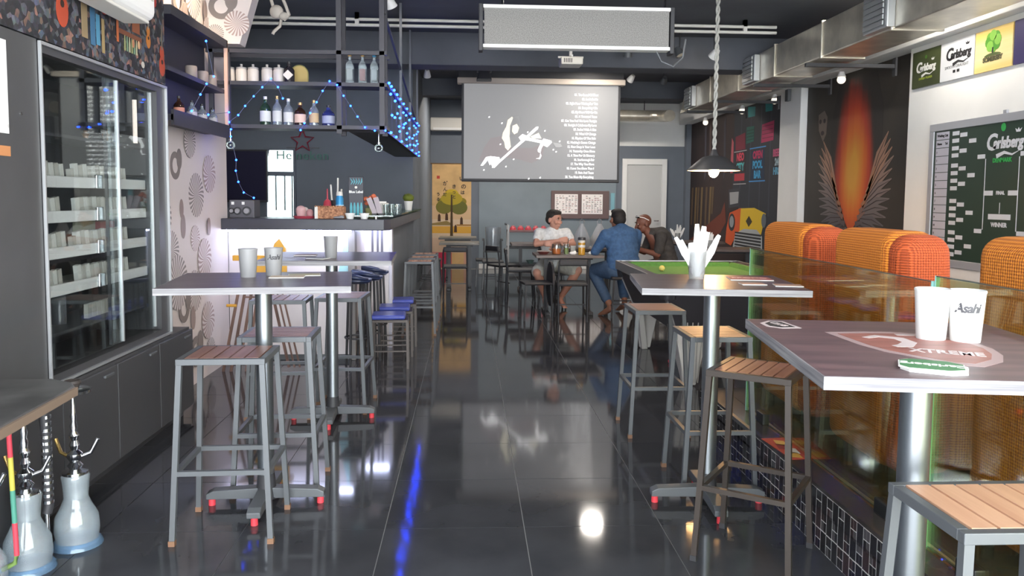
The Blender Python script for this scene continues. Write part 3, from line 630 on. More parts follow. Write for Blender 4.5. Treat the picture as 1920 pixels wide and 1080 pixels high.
# wall hanging
wh = thing('wall_hanging', 'tall yellow cloth banner with autumn tree and brush lettering', 'banner', (-.355, 16.298, 0))
M_cl = vary(mat('ochre_banner_cloth', 'c9a573', .85), .08, (4, 4, 4))
obj('cloth', MB().box(-.395, .395, -.014, -.006, .0, 2.12), M_cl, wh); obj('rod', MB().cyl((-.44, -.01, 2.125), (.44, -.01, 2.125), .012, n=10), mat('wood_rod', '6b5136', .6), wh, 40)
def wd_(n, pts, col, d=0): decal(n, pts, mat('cloth_'+col, col, .85), wh, -.0145-d, .001)
wd_('printed_sky', [(-.395, 1.0), (.395, 1.0), (.395, 1.28), (-.395, 1.28)], 'c9a883'); wd_('printed_pale_ground', rect(-.395, .395, .62, 1.0), 'cdb59a'); wd_('printed_field', rect(-.395, .395, .72, .86), 'cf9c40', .001)
wd_('printed_field', [(-.395, .92), (-.1, .97), (.0, .92), (.0, .88), (-.395, .88)], '8a7445', .001); wd_('printed_field', rect(.1, .395, .87, .9), '9a6f35', .001)
wd_('printed_lower_band', rect(-.395, .395, .32, .62), 'c9ab92', .0005); wd_('printed_red_band', rect(-.395, -.0, .02, .33), 'b0304a', .001); wd_('printed_pink_band', rect(.25, .395, .02, .33), 'c99a84', .001)
wd_('printed_trunk', [(-.03, .62), (.03, .62), (.015, 1.5), (-.015, 1.5)], '4a3a26', .003)
for cx, cz, rx, rz_, col in ((-.15, 1.25, .17, .14, '6f6a2e'), (.15, 1.24, .17, .14, '666530'), (0, 1.42, .22, .13, 'a8942e'), (0, 1.52, .14, .09, 'c0a52f'), (-.18, 1.36, .1, .08, '8c8030'), (.2, 1.36, .1, .08, '85772d')):
    wd_('printed_foliage', ring(cx, cz, rx, rz_, 18), col, .002+.0004*rx*10)
for x, z, s, t in ((-.13, 1.72, .1, 'が'), (-.13, 1.6, .09, 'ん'), (-.14, 1.5, .08, 'だ'), (.05, 1.66, .09, 'き'), (.05, 1.55, .08, 'っ'), (.05, 1.45, .08, 'と'), (.2, 1.82, .1, 'い'), (.24, 1.66, .11, 'の'), (.22, 1.54, .09, 'は'), (-.27, 1.5, .08, 'う'), (-.27, 1.4, .08, 'る')):
    wtext(t, x, z, s, M_kprint, wh, -.0185, 'printed_lettering', bold=.002)
wd_('printed_seal', rect(-.3, -.24, 1.82, 1.88), 'b8483c', .001)
for x, z in ((.2, .98), (-.1, 1.06), (-.25, 1.04), (.08, .82)): wd_('printed_figure', [(x-.03, z-.08), (x+.03, z-.08), (x+.025, z+.04), (x, z+.08), (x-.025, z+.04)], '4a3426', .003)
# wall air conditioner
ac = thing('wall_air_conditioner', 'white wall air conditioner left of the screen', 'air conditioner', (-.36, 16.29, 2.9))
obj('body', MB().box(-.42, .42, -.2, 0, -.13, .13), M_offwhite, ac, bevel=.03, seg=3); obj('louvre', MB().box(-.36, .36, -.206, -.19, -.12, -.07), M_whitepl, ac, bevel=.004)

# ================================================================== PENDANT LAMP
pn = thing('pendant_lamp', 'black wide-brimmed pendant lamp hanging on a twisted rope', 'lamp', (2.31, 7.5, 1.72))
obj('shade', MB().lathe([(.05, .14), (.1, .13), (.13, .11), (.245, .01), (.25, 0), (.243, 0), (.125, .1), (.09, .12), (.045, .13)], n=40), M_matblack, pn, 35)
obj('inner_reflector', MB().lathe([(.24, -.001), (.124, .096), (.088, .115), (.044, .124)], n=40), mat('white_enamel', 'f0ece4', .4), pn, 40)
obj('bulb', MB().ball((0, 0, -.005), (.05, .05, .06)), glow('warm_bulb', 'ffc98a', 220), pn, 60)
obj('cap', MB().cyl((0, 0, .13), (0, 0, .2), .05, .02), M_matblack, pn, 40)
rope = [MB(), MB()]
for s in (0, 1):
    pts = [(.012*math.cos(t*.9+s*math.pi), .012*math.sin(t*.9+s*math.pi), .19+t*1.5/60) for t in range(61)]
    obj('rope_strand', MB().tube(pts, .011, 6), mat('twisted_rope', 'a9a9a4', .7), pn, 60)
# loose rope bundle by the bulkhead
rb = thing('rope_bundle', 'knotted pale rope bundle hanging beside wallpapered bulkhead', 'rope', (-1.40, 6.0, 2.78))
M_rope = mat('pale_rope', '9a938c', .9)
obj('knot', MB().ball((0, 0, 0), (.05, .04, .05), 12, 8).ball((.05, 0, -.03), (.04, .035, .03), 10, 6), M_rope, rb, 60)
for k, pts in enumerate([[(-.09, 0, .62), (-.07, 0, .2), (-.02, 0, .02)], [(.04, 0, -.02), (.02, .01, -.1), (-.02, 0, -.14), (-.03, 0, -.16)], [(-.03, 0, .62), (.0, 0, .2), (.06, 0, .06), (.09, 0, -.02), (.05, 0, -.06)]]): obj('rope_end', MB().tube(pts, .012, 7), M_rope, rb, 60)
# ================================================================== LEFT: SHOWCASE CABINET
cb = thing('display_cabinet', 'tall black glass display cabinet with grey edge trim along left wall', 'cabinet', (-1.85, 4.31, 0), 90)
# local: x along wall (viewer's right = +Y), front toward local -y (= +X), depth into +y
M_cab = mat('black_cabinet_panel', '454547', .4); M_alu = mat('satin_aluminium', 'b9bbbd', .35, metal=.6)
W = .715
obj('back_panel', MB().box(-W, W, .40, .43, .6, 2.1), mat('cabinet_back', '303033', .5), cb)
for x0, x1 in ((-W, -W+.03), (W-.13, W)): obj('side_panel', MB().box(x0, x1, .0, .40, .6, 2.1), M_cab, cb)
obj('top_panel', MB().box(-W+.03, W-.13, 0, .4, 2.06, 2.1), M_cab, cb); obj('bottom_panel', MB().box(-W+.03, W-.13, 0, .4, .6, .64), M_cab, cb)
obj('trim', MB().box(-W-.006, W+.006, -.014, 0, 2.092, 2.106), M_alu, cb); obj('trim', MB().box(-W-.006, W+.006, -.014, 0, .594, .606), M_alu, cb)
obj('trim', MB().box(-W-.006, -W+.002, -.014, 0, .606, 2.092), M_alu, cb); obj('trim', MB().box(W-.001, W+.006, -.014, 0, .606, 2.092), M_alu, cb)
M_cg = glassy('cabinet_glass', (.9, .92, .92), .04, .01, max_refl=.22)
for k, (x0, x1, y) in enumerate(((-W+.02, .08, .012), (-.03, W-.14, .03))):
    g = obj('sliding_door', MB().box(x0, x1, y, y+.006, .66, 2.05), M_cg, cb)
    obj('door_stile', MB().box(x1-.008, x1+.004, y-.004, y+.01, .66, 2.05), M_alu, g); obj('door_stile', MB().box(x0-.004, x0+.004, y-.004, y+.01, .66, 2.05), mat('dark_aluminium', '6a6c6f', .35, metal=.6), g)
for k, z in enumerate((1.50, 1.335, 1.165, .99)):
    s = obj('shelf', MB().box(-W+.03, W-.13, .09, .38, z, z+.012), M_offwhite, cb); obj('price_rail', MB().box(-W+.035, W-.135, .075, .09, z-.02, z+.035), M_whitepl, s, bevel=.003)
    obj('rail_clip', MB().box(-.07, .0, .062, .076, z-.02, z+.05), M_chrome, s, bevel=.003)
obj('lower_shelf', MB().box(-W+.03, W-.13, .09, .38, .78, .795), M_cab, cb); obj('upper_shelf', MB().box(-W+.03, W-.13, .09, .38, 1.72, 1.735), M_cab, cb)
obj('reflector_tube', MB().cyl((W-.2, .1, 1.75), (W-.2, .1, 2.0), .012), mat('white_tube', 'd8cfc8', .4, emit='ffeede', estr=.5), cb)
# base cabinet
bc = thing('base_cabinet', 'low black base cabinet with doors under the display cabinet', 'cabinet', (-1.83, 4.2, 0), 90)
obj('body', MB().box(-1.14, 1.1, .0, .44, .06, .59), M_cab, bc); obj('plinth', MB().box(-1.13, 1.1, .05, .42, 0, .06), M_black, bc)
for k in range(4):
    x = -1.14+k*.5643
    d = obj('door', MB().box(x+.004, x+.5603, -.018, 0, .075, .575), M_cab, bc, bevel=.003)
    obj('handle', MB().box(x+.40, x+.50, -.03, -.018, .535, .55), M_steel, d, bevel=.003)
# dark upright panel with white poster at the frame edge
up = thing('upright_panel', 'plain dark grey upright panel left of display cabinet', 'panel', (-1.85, 3.28, 0), 90)
obj('board', MB().box(-.32, .30, .0, .06, .6, 2.11), vary(mat('dark_grey_panel', '4a4a4b', .5), .06, (3, 3, 3)), up); obj('screw', MB().cyl((.06, -.004, 1.72), (.06, 0, 1.72), .008), M_chrome, up); obj('screw', MB().cyl((.16, -.004, 1.78), (.16, 0, 1.78), .006), M_chrome, up)
po = thing('white_poster', 'blank white poster cut by left edge of photo', 'poster', (-1.852, 3.2, 0), 90)
obj('sheet', MB().box(-.22, .145, -.006, -.001, 1.69, 2.06), M_paperwhite, po); obj('sheet_footer', MB().box(-.22, .15, -.006, -.001, 1.60, 1.64), mat('orange_card', 'c98a5a', .6), po)
# collage wallpaper board above the cabinet
M_col = mat('bar_collage_print', '2f2f35', .6); nt = M_col.node_tree; b = nt.nodes['Principled BSDF']
tc = nd(nt, 'ShaderNodeTexCoord'); vo = nd(nt, 'ShaderNodeTexVoronoi'); vo.inputs['Scale'].default_value = 34; nt.links.new(tc.outputs['Object'], vo.inputs['Vector'])
wn = nd(nt, 'ShaderNodeTexNoise'); wn.inputs['Scale'].default_value = 40; wn.inputs['Detail'].default_value = 6; nt.links.new(tc.outputs['Object'], wn.inputs['Vector'])
sp_ = nd(nt, 'ShaderNodeSeparateColor'); nt.links.new(vo.outputs['Color'], sp_.inputs[0])
rp = nd(nt, 'ShaderNodeValToRGB'); rp.color_ramp.interpolation = 'CONSTANT'
e0 = rp.color_ramp.elements; e0[0].color = rgb('232329'); e0[1].position = .93; e0[1].color = rgb('8a5238')
for p, c in ((.32, '33353d'), (.5, '4a4f58'), (.62, '2a2a30'), (.78, '5b5f66'), (.86, '6b4a3a'), (.97, '3c4f68')): n = rp.color_ramp.elements.new(p); n.color = rgb(c)
nt.links.new(sp_.outputs[0], rp.inputs[0]); mx = nd(nt, 'ShaderNodeMixRGB', blend_type='OVERLAY'); mx.inputs[0].default_value = .8
nt.links.new(rp.outputs[0], mx.inputs[1]); nt.links.new(wn.outputs['Color'], mx.inputs[2]); 
hs = nd(nt, 'ShaderNodeHueSaturation'); hs.inputs['Saturation'].default_value = .7; nt.links.new(mx.outputs[0], hs.inputs['Color']); nt.links.new(hs.outputs[0], b.inputs['Base Color'])
cg = thing('collage_board', 'bar themed collage print of bottles and guitars above display cabinet', 'print', (-1.85, 4.0, 0), 90)
obj('board', MB().box(-1.05, 1.03, -.004, .05, 2.115, 3.4), M_col, cg)
def cd(n, pts, col, d=0): decal(n, pts, mat('collage_'+col, col, .6), cg, -.0045-d, .001)
def guitar(x, z, s, c1, c2):
    cd('printed_guitar', ring(x, z, .055*s, .075*s, 18), c1, .001); cd('printed_guitar', ring(x, z+.1*s, .042*s, .05*s, 16), c1, .0012); cd('printed_soundhole', disc(x, z+.03*s, .018*s, 10), '3a2a22', .0022); cd('printed_neck', rect(x-.01*s, x+.01*s, z+.12*s, z+.3*s), c2, .0018)
guitar(-.20, 2.28, 1.0, 'b34a30', '7c6a58'); guitar(.98, 2.22, .8, 'a8462e', '6f655a'); guitar(-.62, 2.46, 1.2, 'c9913a', '6f5a3a'); guitar(.78, 2.33, .55, 'b3702f', '8a8a80')
cd('printed_horseshoe', stroke(ring(.22, 2.46, .065, .09, 12, 180, 360), .03), 'b8493f', .002)
cd('printed_frame', rect(.36, .385, 2.25, 2.44), 'b5643a', .002); cd('printed_shelf', rect(.385, .68, 2.30, 2.325), '7a4a34', .002); cd('printed_bricks', rect(.39, .52, 2.38, 2.47), '9c5f3a', .001); cd('printed_bricks', rect(.56, .66, 2.34, 2.45), '8a5236', .001)
for k in range(6): cd('printed_bottle', [(.45+k*.03, 2.22), (.468+k*.03, 2.22), (.468+k*.03, 2.265), (.462+k*.03, 2.30), (.456+k*.03, 2.30), (.45+k*.03, 2.265)], ['8f9468', '6f8a70', 'a8a88a'][k % 3], .002)
cd('printed_panel', rect(-.02, .04, 2.2, 2.36), '8f7c5e', .001); cd('printed_panel', rect(.07, .12, 2.18, 2.36), '3f6a8a', .001); cd('printed_panel', rect(.13, .17, 2.19, 2.34), '4f8aa8', .001); cd('printed_panel', rect(.19, .22, 2.16, 2.33), '9a845c', .001)
for k in range(26):
    x = rnd.uniform(-1.0, 1.0); z = rnd.uniform(2.14, 2.75); s = rnd.uniform(.012, .035)
    cd('printed_ornament', ring(x, z, s, s*rnd.uniform(.6, 1.6), 9), rnd.choice(['b8795a', '8c8f94', 'c9a27c', 'a83c34', '6f7f92', '55606e', 'b9b4ac']), .0025)
# white air conditioner unit hung on the collage
au = thing('ceiling_air_conditioner', 'white air conditioner unit jutting over display cabinet, cut by top edge', 'air conditioner', (-1.853, 3.97, 2.3), 90)
obj('body', MB().box(-.26, .42, -.21, 0, .05, .36), M_whitepl, au, bevel=.05, seg=4)
obj('louvre', MB().box(-.2, .36, -.19, -.06, .035, .05), M_offwhite, au, bevel=.005); obj('grille_line', MB().box(-.2, .36, -.214, -.2, .15, .156), M_offwhite, au)
# packs in the cabinet
M_pack = [mat('white_pack', 'dcdcd6', .5), mat('cream_pack', 'c2bfb6', .5)]
pk = [mesh_of('pack', MB().box(-.0185, .0185, 0, .022, 0, .088), m) for m in M_pack]
cabx = lambda lx, ly: (-1.85-ly, 4.31+lx)
rows = ['topmost', 'second', 'third', 'lowest']
for k, z in enumerate((1.512, 1.347, 1.177, 1.002)):
    xs = [-.58+i*.0465 for i in range(7)]+[-.2+i*.0465 for i in range(14)]
    for i, x in enumerate(xs):
        if i in (6, 7) and k % 2: continue
        X, Y = cabx(x, .12)
        o = link('cigarette_pack', pk[i % 2], None, (X, Y, z), (0, R(-8), R(90)+R(rnd.uniform(-4, 4))))
        h = 1 if i != 7 else .7
        o.scale = (1, 1, h*rnd.uniform(.95, 1.05))
        tag(o, 'plain white pack in the row on the %s white shelf of display cabinet' % rows[k], 'pack', 'packs on %s shelf' % rows[k])
for i in range(6):
    X, Y = cabx(.02+i*.055, .16); o = link('cigarette_pack', pk[1], None, (X, Y, .795), (0, 0, R(90)))
    o.scale = (1.1, 1, .85); tag(o, 'cream pack in short row on dark lower shelf of display cabinet', 'pack', 'packs on dark lower shelf')
X, Y = cabx(.40, .25); o = obj('red_box', MB().box(-.09, .09, -.03, .03, 0, .12), mat('red_carton', 'b84a52', .5), None, bevel=.004, loc=(X, Y, 1.177), rot=(0, 0, R(90))); tag(o, 'red carton behind packs on third white shelf', 'box')
X, Y = cabx(.2, .26); o = obj('green_box', MB().box(-.07, .07, -.03, .03, 0, .13), mat('pale_green_carton', '9aa083', .5), None, bevel=.004, loc=(X, Y, 1.177), rot=(0, 0, R(90))); tag(o, 'pale green carton behind packs beside red carton', 'box')
for k, (lx, r, h) in enumerate(((-.55, .04, .16), (-.42, .035, .14), (-.18, .035, .17))):
    X, Y = cabx(lx, .22); j = thing('glass_jar', ['dark glass jar at near end of dark lower shelf', 'dark glass jar with pale yellow price card on lower shelf', 'slim dark glass jar in middle of lower shelf'][k], 'jar', (X, Y, .795))
    obj('glass', MB().lathe([(0, 0), (r, 0), (r, h*.8), (r*.7, h*.9), (r*.7, h), (0, h)]), mat('smoky_glass', '5a5c60', .15), j, 40); obj('lid', MB().cyl((0, 0, h), (0, 0, h+.02), r*.75), M_matblack, j, 40)
    if k == 1: obj('price_card', MB().box(.033, .037, -.035, .03, .06, .095), mat('pale_yellow_card', 'd9d3b0', .6), j)
X, Y = cabx(-.42, .2); t = thing('table_lantern', 'small glowing lantern on top shelf inside display cabinet', 'lantern', (X, Y, 1.735))
obj('base', MB().lathe([(0, 0), (.05, 0), (.05, .015), (.01, .03), (.008, .09), (0, .09)]), M_steel, t, 40); obj('shade', MB().lathe([(.028, .09), (.018, .13), (0, .132)]), glow('lantern_glow', 'fff4e4', 2.5), t, 40)
# small clear cup of keys etc. on the same shelf
for k, (lx, hh) in enumerate(((-.62, .07), (.12, .06), (.36, .09))):
    X, Y = cabx(lx, .2); t = thing('ornament', ['tiny bronze figurine at near end of top cabinet shelf', 'tiny bronze figurine behind door stile on top cabinet shelf', 'tiny bronze figurine at far end of top cabinet shelf'][k], 'figurine', (X, Y, 1.735))
    obj('figure', MB().lathe([(0, 0), (.02, 0), (.012, .02), (.02, hh*.6), (.008, hh*.75), (.014, hh*.9), (0, hh)], n=14), mat('bronze', '9a6f4a', .35, metal=.7), t, 50)

# ================================================================== HOOKAHS AND LOW TABLE
M_vase = glassy('pale_blue_vase_glass', (.84, .88, .90), .1, .05, diffuse='c0c8cc', dmix=.3); M_blue = glassy('blue_glass_rim', (.55, .7, .85), .1, .05, diffuse='7d9fbf', dmix=.4)
def hookah(x, y, s, label, hose):
    t = thing('hookah', label, 'hookah', (x, y, 0)); S = lambda p: [(a*s, b*s) for a, b in p]
    v = obj('glass_vase', MB().lathe(S([(0, .012), (.085, .012), (.08, .03), (.086, .06), (.082, .12), (.06, .165), (.046, .2), (.05, .26), (.055, .29), (.05, .3), (.044, .26), (.04, .2)]), n=28), M_vase, t, 50)
    obj('rim_foot', MB().lathe(S([(0, 0), (.098, 0), (.095, .012), (.084, .026), (0, .02)]), n=28), M_blue, v, 40)
    obj('stem', MB().lathe(S([(0, .1), (.008, .1), (.008, .29), (.05, .295), (.05, .31), (.02, .32), (.03, .335), (.018, .35), (.03, .37), (.03, .385), (.014, .4), (.02, .42), (.012, .44), (.02, .46), (.012, .48), (.016, .5), (.01, .52), (.014, .54), (.009, .56), (.008, .63), (0, .63)]), n=18), M_chrome, t, 35)
    obj('tray', MB().lathe(S([(0, .628), (.03, .63), (.07, .64), (.072, .652), (.068, .645), (.03, .637), (0, .636)]), n=28), M_chrome, t, 35)
    obj('bowl', MB().lathe(S([(.008, .63), (.02, .65), (.034, .68), (.03, .69), (0, .67)]), n=18), mat('dark_clay_bowl', '3b3532', .6), t, 40)
    for sx in (-1, 1): obj('hose_port', MB().tube([(sx*.02*s, 0, .37*s), (sx*.06*s, .01, .385*s), (sx*.085*s, .02, .44*s)], .008*s, 8), M_chrome if sx > 0 else mat('brass', 'c9a96a', .25, metal=.9), t, 50)
    if hose: hose(t, s)
def hose_stripes(t, s):
    pts = []
    for k in range(37):
        u = k/36
        if u < .35: p = Vector((.1, .03, .62)).lerp(Vector((.105, .045, .1)), u/.35)
        else:
            a = (u-.35)/.65; p = Vector((.105-.5*a, .045-.05*a, .1-.09*math.sin(math.pi*min(1, a*2)/2)))
        pts.append(p*s)
    cols = ['c8404f', 'b9b04a', '4a8a78', 'c8404f', '6f8a4a', '4a7a9a']
    for k in range(0, 36, 3): obj('hose_sleeve', MB().tube(pts[k:k+4], .009, 8), mat('hose_'+cols[(k//3) % 6], cols[(k//3) % 6], .6), t, 60)
def hose_rings(t, s):
    obj('hose', MB().tube([(.05, .05, .62), (.055, .055, .5), (.055, .055, .23), (.05, .05, .2)], .018, 12), M_matblack, t, 50)
    for k in range(14): obj('hose_ring', MB().cyl((.055, .055, .24+k*.026), (.055, .055, .252+k*.026), .0195, n=12), M_chrome, t, 40)
    obj('mouthpiece', MB().cyl((.05, .05, .2), (.05, .05, .13), .008, n=10), M_chrome, t, 40); obj('hose_sleeve', MB().tube([(.05, .05, .62), (.03, .05, .66), (.0, .05, .68)], .014, 8), mat('hose_b9b04a', 'b9b04a', .6), t, 60)
hookah(-1.62, 3.32, 1.0, 'glass hookah with chrome tray standing clear beyond table corner', None)
hookah(-1.70, 3.10, 1.0, 'glass hookah with ringed black and silver hose', hose_rings)
hookah(-1.76, 2.90, 1.0, 'glass hookah with striped rainbow hose at left edge', hose_stripes)
lt = thing('low_table', 'worn dark low table with frayed edge at lower left', 'table', (-1.78, 2.55, 0))
obj('tabletop', MB().slab([(.30, .48), (.34, .42), (.40, -.52), (-.5, -.52), (-.5, .52), (.2, .54)], .715, .75), vary(mat('worn_dark_laminate', '4c4b4a', .4), .25, (6, 6, 6), detail=8), lt, bevel=.006)
obj('edge_band', MB().bar((.345, .42, .73), (.405, -.52, .73), .01, .03), mat('frayed_brown_edge', '7c6a5a', .8), lt); obj('pedestal', MB().cyl((-.25, -.1, .02), (-.25, -.1, .715), .035), M_matblack, lt, 40)
obj('base', MB().box(-.45, -.05, -.13, -.07, 0, .03).box(-.28, -.22, -.32, .12, 0, .028), M_matblack, lt)
# ================================================================== BAR
br = thing('bar_counter', 'dark topped bar counter with glowing white front panel', 'counter', (0, 0, 0))
M_panel = mat('white_bar_front', 'd9d2d2', .45); M_ctop = vary(mat('dark_counter_top', '3f4049', .3), .1, (4, 4, 4))
obj('front_panel', MB().box(-2.098, -1.06, 7.1, 7.18, .05, 1.16), M_panel, br); obj('corner_post', MB().box(-1.06, -1.0, 7.08, 7.2, 0, 1.16), mat('grey_corner_post', '85817f', .5), br, bevel=.004)
obj('side_panel', MB().box(-1.06, -1.0, 7.2, 7.7, 0, 1.16), M_panel, br); obj('recessed_panel', MB().box(-1.0, -.745, 7.7, 7.78, 0, 1.16), M_panel, br)
obj('end_post', MB().box(-.765, -.735, 7.68, 7.8, 0, 1.16), mat('lilac_white_post', 'c5c3cf', .4), br); obj('plinth', MB().box(-2.1, -1.0, 7.12, 7.2, 0, .05), M_steel, br)
obj('return_panel', MB().box(-.85, -.77, 7.8, 11.19, 0, 1.16), M_wallgrey, br)
obj('countertop', MB().slab([(-2.1, 6.9), (-.86, 6.9), (-.73, 6.9), (-.68, 6.98), (-.68, 11.19), (-1.2, 11.19), (-1.2, 7.55), (-2.1, 7.55)], 1.16, 1.255), M_ctop, br, bevel=.006)
obj('glass_top', MB().box(-1.0, -.66, 7.0, 11.1, 1.275, 1.287), glassy('green_glass_shelf', (.62, .74, .66), .1), br)
for y in (7.1, 8.6, 10.1): obj('glass_standoff', MB().cyl((-.82, y, 1.255), (-.82, y, 1.275), .015), M_chrome, br)
obj('light_strip', MB().box(-2.08, -1.02, 6.98, 7.0, 1.142, 1.158), glow('cool_white_led_strip', 'cfd8ff', 30), br); obj('light_strip', MB().box(-.98, -.76, 7.58, 7.6, 1.142, 1.158), glow('cool_white_led_strip', 'cfd8ff', 30), br)
for x in (-.93, -.88, -.84): obj('ornament_strip', MB().box(x, x+.018, 7.685, 7.7, .85, 1.14), mat('dark_grey_ornament', '5b5862', .4), br)
# stripe of cyan print on the front panel
obj('printed_streak', MB().prism([(-1.16, .72), (-1.08, 1.14), (-1.06, 1.14), (-1.07, .5)], 7.098, 7.1), mat('pale_cyan_print', 'a5d5dc', .5), br)

# overhead shelf: left run along wallpaper, front run, return run
M_sw = mat('dark_shelf_wood', '3c3b42', .5)
sh = thing('overhead_shelf', 'black steel overhead bottle shelf hung above bar corner', 'shelf', (0, 0, 0))
obj('deck', MB().box(-2.09, -1.9, 5.3, 6.5, 1.93, 1.97), M_sw, sh); obj('deck_edge', MB().box(-1.915, -1.895, 5.3, 6.5, 1.90, 2.0), M_sw, sh)
obj('back_board', MB().box(-2.095, -2.08, 5.3, 6.5, 1.97, 2.67), mat('dark_shelf_back', '2f2f38', .5), sh); obj('top_board', MB().box(-2.09, -1.9, 5.3, 6.5, 2.6, 2.66), M_sw, sh)
obj('end_post', MB().box(-1.925, -1.9, 6.48, 6.505, 1.93, 2.66), mat('pale_wood_post', 'c8a596', .5), sh)
for z in (1.985, 2.325): obj('deck', MB().box(-2.08, -.66, 6.52, 6.76, z, z+.03), M_sw, sh)
obj('top_rail', MB().box(-2.08, -.66, 6.52, 6.55, 2.575, 2.605).box(-2.08, -.66, 6.73, 6.76, 2.575, 2.605), M_sw, sh)
for x in (-2.06, -1.93): obj('post', MB().box(x, x+.035, 6.52, 6.555, 1.985, 2.6), M_sw, sh)
for x, z0 in ((-1.06, 1.95), (-.72, 1.95)):
    obj('hanging_post', MB().box(x, x+.04, 6.52, 6.56, z0, 3.4), M_sw, sh)
    obj('hanging_post', MB().box(x, x+.04, 6.74, 6.78, z0, 3.4), M_sw, sh)
obj('deck', MB().box(-1.0, -.70, 6.78, 10.9, 1.985, 2.015), M_sw, sh)
M_rail = mat('grey_shelf_rail', '5d6068', .4, metal=.3)
for z in (2.0, 2.395): obj('side_rail', MB().bar((-.70, 6.6, z), (-.70, 10.9, z), .03), M_rail, sh)
obj('brace', MB().bar((-.70, 6.7, 2.95), (-.70, 10.9, 2.40), .02), M_rail, sh)
for y in (8.3, 9.6, 10.88): obj('hanging_post', MB().bar((-.70, y, 1.99), (-.70, y, 3.4), .025), M_rail, sh)
# bottles
M_cap = {'gold': mat('gold_cap', 'c9a46a', .3, metal=.6), 'white': mat('white_cap', 'd8d4ce', .4), 'blue': mat('blue_cap', '2f9ad0', .4), 'black': mat('black_cap', '2a2a2c', .4), 'red': mat('red_cap', 'a8393c', .4)}
M_bot = {'green': glassy('green_bottle_glass', (.25, .42, .28), .12, .05, diffuse='3d5a44', dmix=.35), 'clear': glassy('clear_bottle_glass', (.75, .8, .82), .14, .05, diffuse='aab2b8', dmix=.3), 'brown': glassy('brown_bottle_glass', (.3, .18, .12), .12, .05, diffuse='4a3024', dmix=.4), 'dark': mat('dark_bottle', '26232a', .2), 'blue': glassy('blue_bottle_glass', (.3, .35, .7), .12, .05, diffuse='404a8a', dmix=.35)}
def bottle(x, y, z, h, r, kind, cap, lab, label, group, square=False):
    t = thing('bottle', label, 'bottle', (x, y, z), 0, group)
    prof = [(0, 0), (r, 0), (r, h*.58), (r*.85, h*.66), (r*.34, h*.78), (r*.3, h*.92), (0, h*.92)]
    obj('glass', MB().lathe(prof, n=4 if square else 16, M=Matrix.Rotation(R(45), 4, 'Z') if square else None), M_bot[kind], t, 30); obj('cap', MB().cyl((0, 0, h*.9), (0, 0, h), r*.36, n=12), M_cap[cap], t, 40)
    if lab:
        k = .72 if square else 1.012
        obj('label', MB().lathe([(r*k, h*.14), (r*k+.001, h*.14), (r*k+.001, h*.5), (r*k, h*.5)], n=4 if square else 16, M=Matrix.Rotation(R(45), 4, 'Z') if square else None), mat('label_'+lab, lab, .6), t, 30)
    return t
g = 'bottles on front lower deck'
for x, h, r, k, c, l, d in ((-1.652, .235, .042, 'green', 'white', 'cfd0cb', 'green glass bottle with big white label, leftmost on lower front deck'), (-1.558, .24, .036, 'clear', 'gold', 'c9c9c4', 'slim clear bottle second from left on lower front deck'), (-1.468, .22, .038, 'clear', 'white', 'd0cfca', 'clear bottle third from left on lower front deck'),
                            (-1.374, .19, .045, 'brown', 'gold', 'd9b9a4', 'squat brown bottle with peach label on lower front deck'), (-1.263, .21, .038, 'clear', 'gold', 'bfa47a', 'clear bottle with tan label under fairy light wire'), (-1.147, .17, .05, 'blue', 'black', '9aa0b4', 'blue glass bottle rightmost on lower front deck')):
    bottle(x, 6.65, 2.015, h, r, k, c, l, d, g)
M_can = mat('white_tin', 'cfc6bf', .4)
for k, x in enumerate((-1.935, -1.838, -1.745, -1.634, -1.541)):
    t = thing('white_canister', ['leftmost', 'second', 'middle', 'fourth', 'rightmost'][k]+' of five white canisters on upper front deck', 'canister', (x, 6.65, 2.355), 0, 'canisters on upper deck')
    obj('body', MB().lathe([(0, 0), (.042, 0), (.044, .01), (.044, .10), (.04, .11), (0, .11)]), M_can, t, 40); obj('lid', MB().lathe([(.042, .11), (.042, .122), (.01, .13), (.01, .15), (0, .15)]), mat('clear_lid', 'a8a39f', .3), t, 40)
t = bottle(-1.452, 6.62, 2.355, .17, .045, 'dark', 'black', None, 'black bottle with white diamond label beside white canisters', None)
obj('diamond_label', MB().prism([(-.042, .06), (0, .1), (.042, .06), (0, .02)], -.047, -.045), mat('label_d9cfc8', 'd9cfc8', .6), t)
t = thing('round_plaque', 'yellow arched plaque behind black bottle on upper deck', 'plaque', (-1.39, 6.72, 2.355)); obj('board', MB().prism([(-.07, 0), (.07, 0)]+ring(0, .09, .07, .07, 12, 0, 180), 0, .012), mat('ochre_plaque', 'a8925a', .6), t); obj('rim', MB().prism(stroke([(.07, 0)]+ring(0, .09, .07, .07, 12, 0, 180)+[(-.07, 0)], .008), -.003, 0), mat('olive_rim', '6f6a3a', .6), t)
for k, (x, c) in enumerate(((-.972, 'gold'), (-.869, 'gold'), (-.775, 'blue'))):
    bottle(x, 6.65, 2.355, .25, .042, 'clear', c, ['cfcfcf', 'b86a6a', 'cfd4d8'][k], ['tall clear bottle left of three between shelf posts', 'tall clear bottle with reddish label between shelf posts', 'tall clear bottle with blue stopper between shelf posts'][k], 'tall bottles between the posts', True)
for k, (y, kd, lb) in enumerate(((5.69, 'brown', 'c98a72'), (5.95, 'clear', 'b8b4b4'), (6.17, 'clear', 'b0b0b4'), (6.42, 'clear', 'a8a8ac'))):
    bottle(-2.0, y, 1.97, .16, .035, kd, 'black', lb, ['bottle with coral label on left wall shelf', 'dim clear bottle beside coral label bottle on left shelf', 'dim clear bottle third along left wall shelf', 'dim clear bottle nearest pale post on left shelf'][k], 'bottles on left wall shelf')
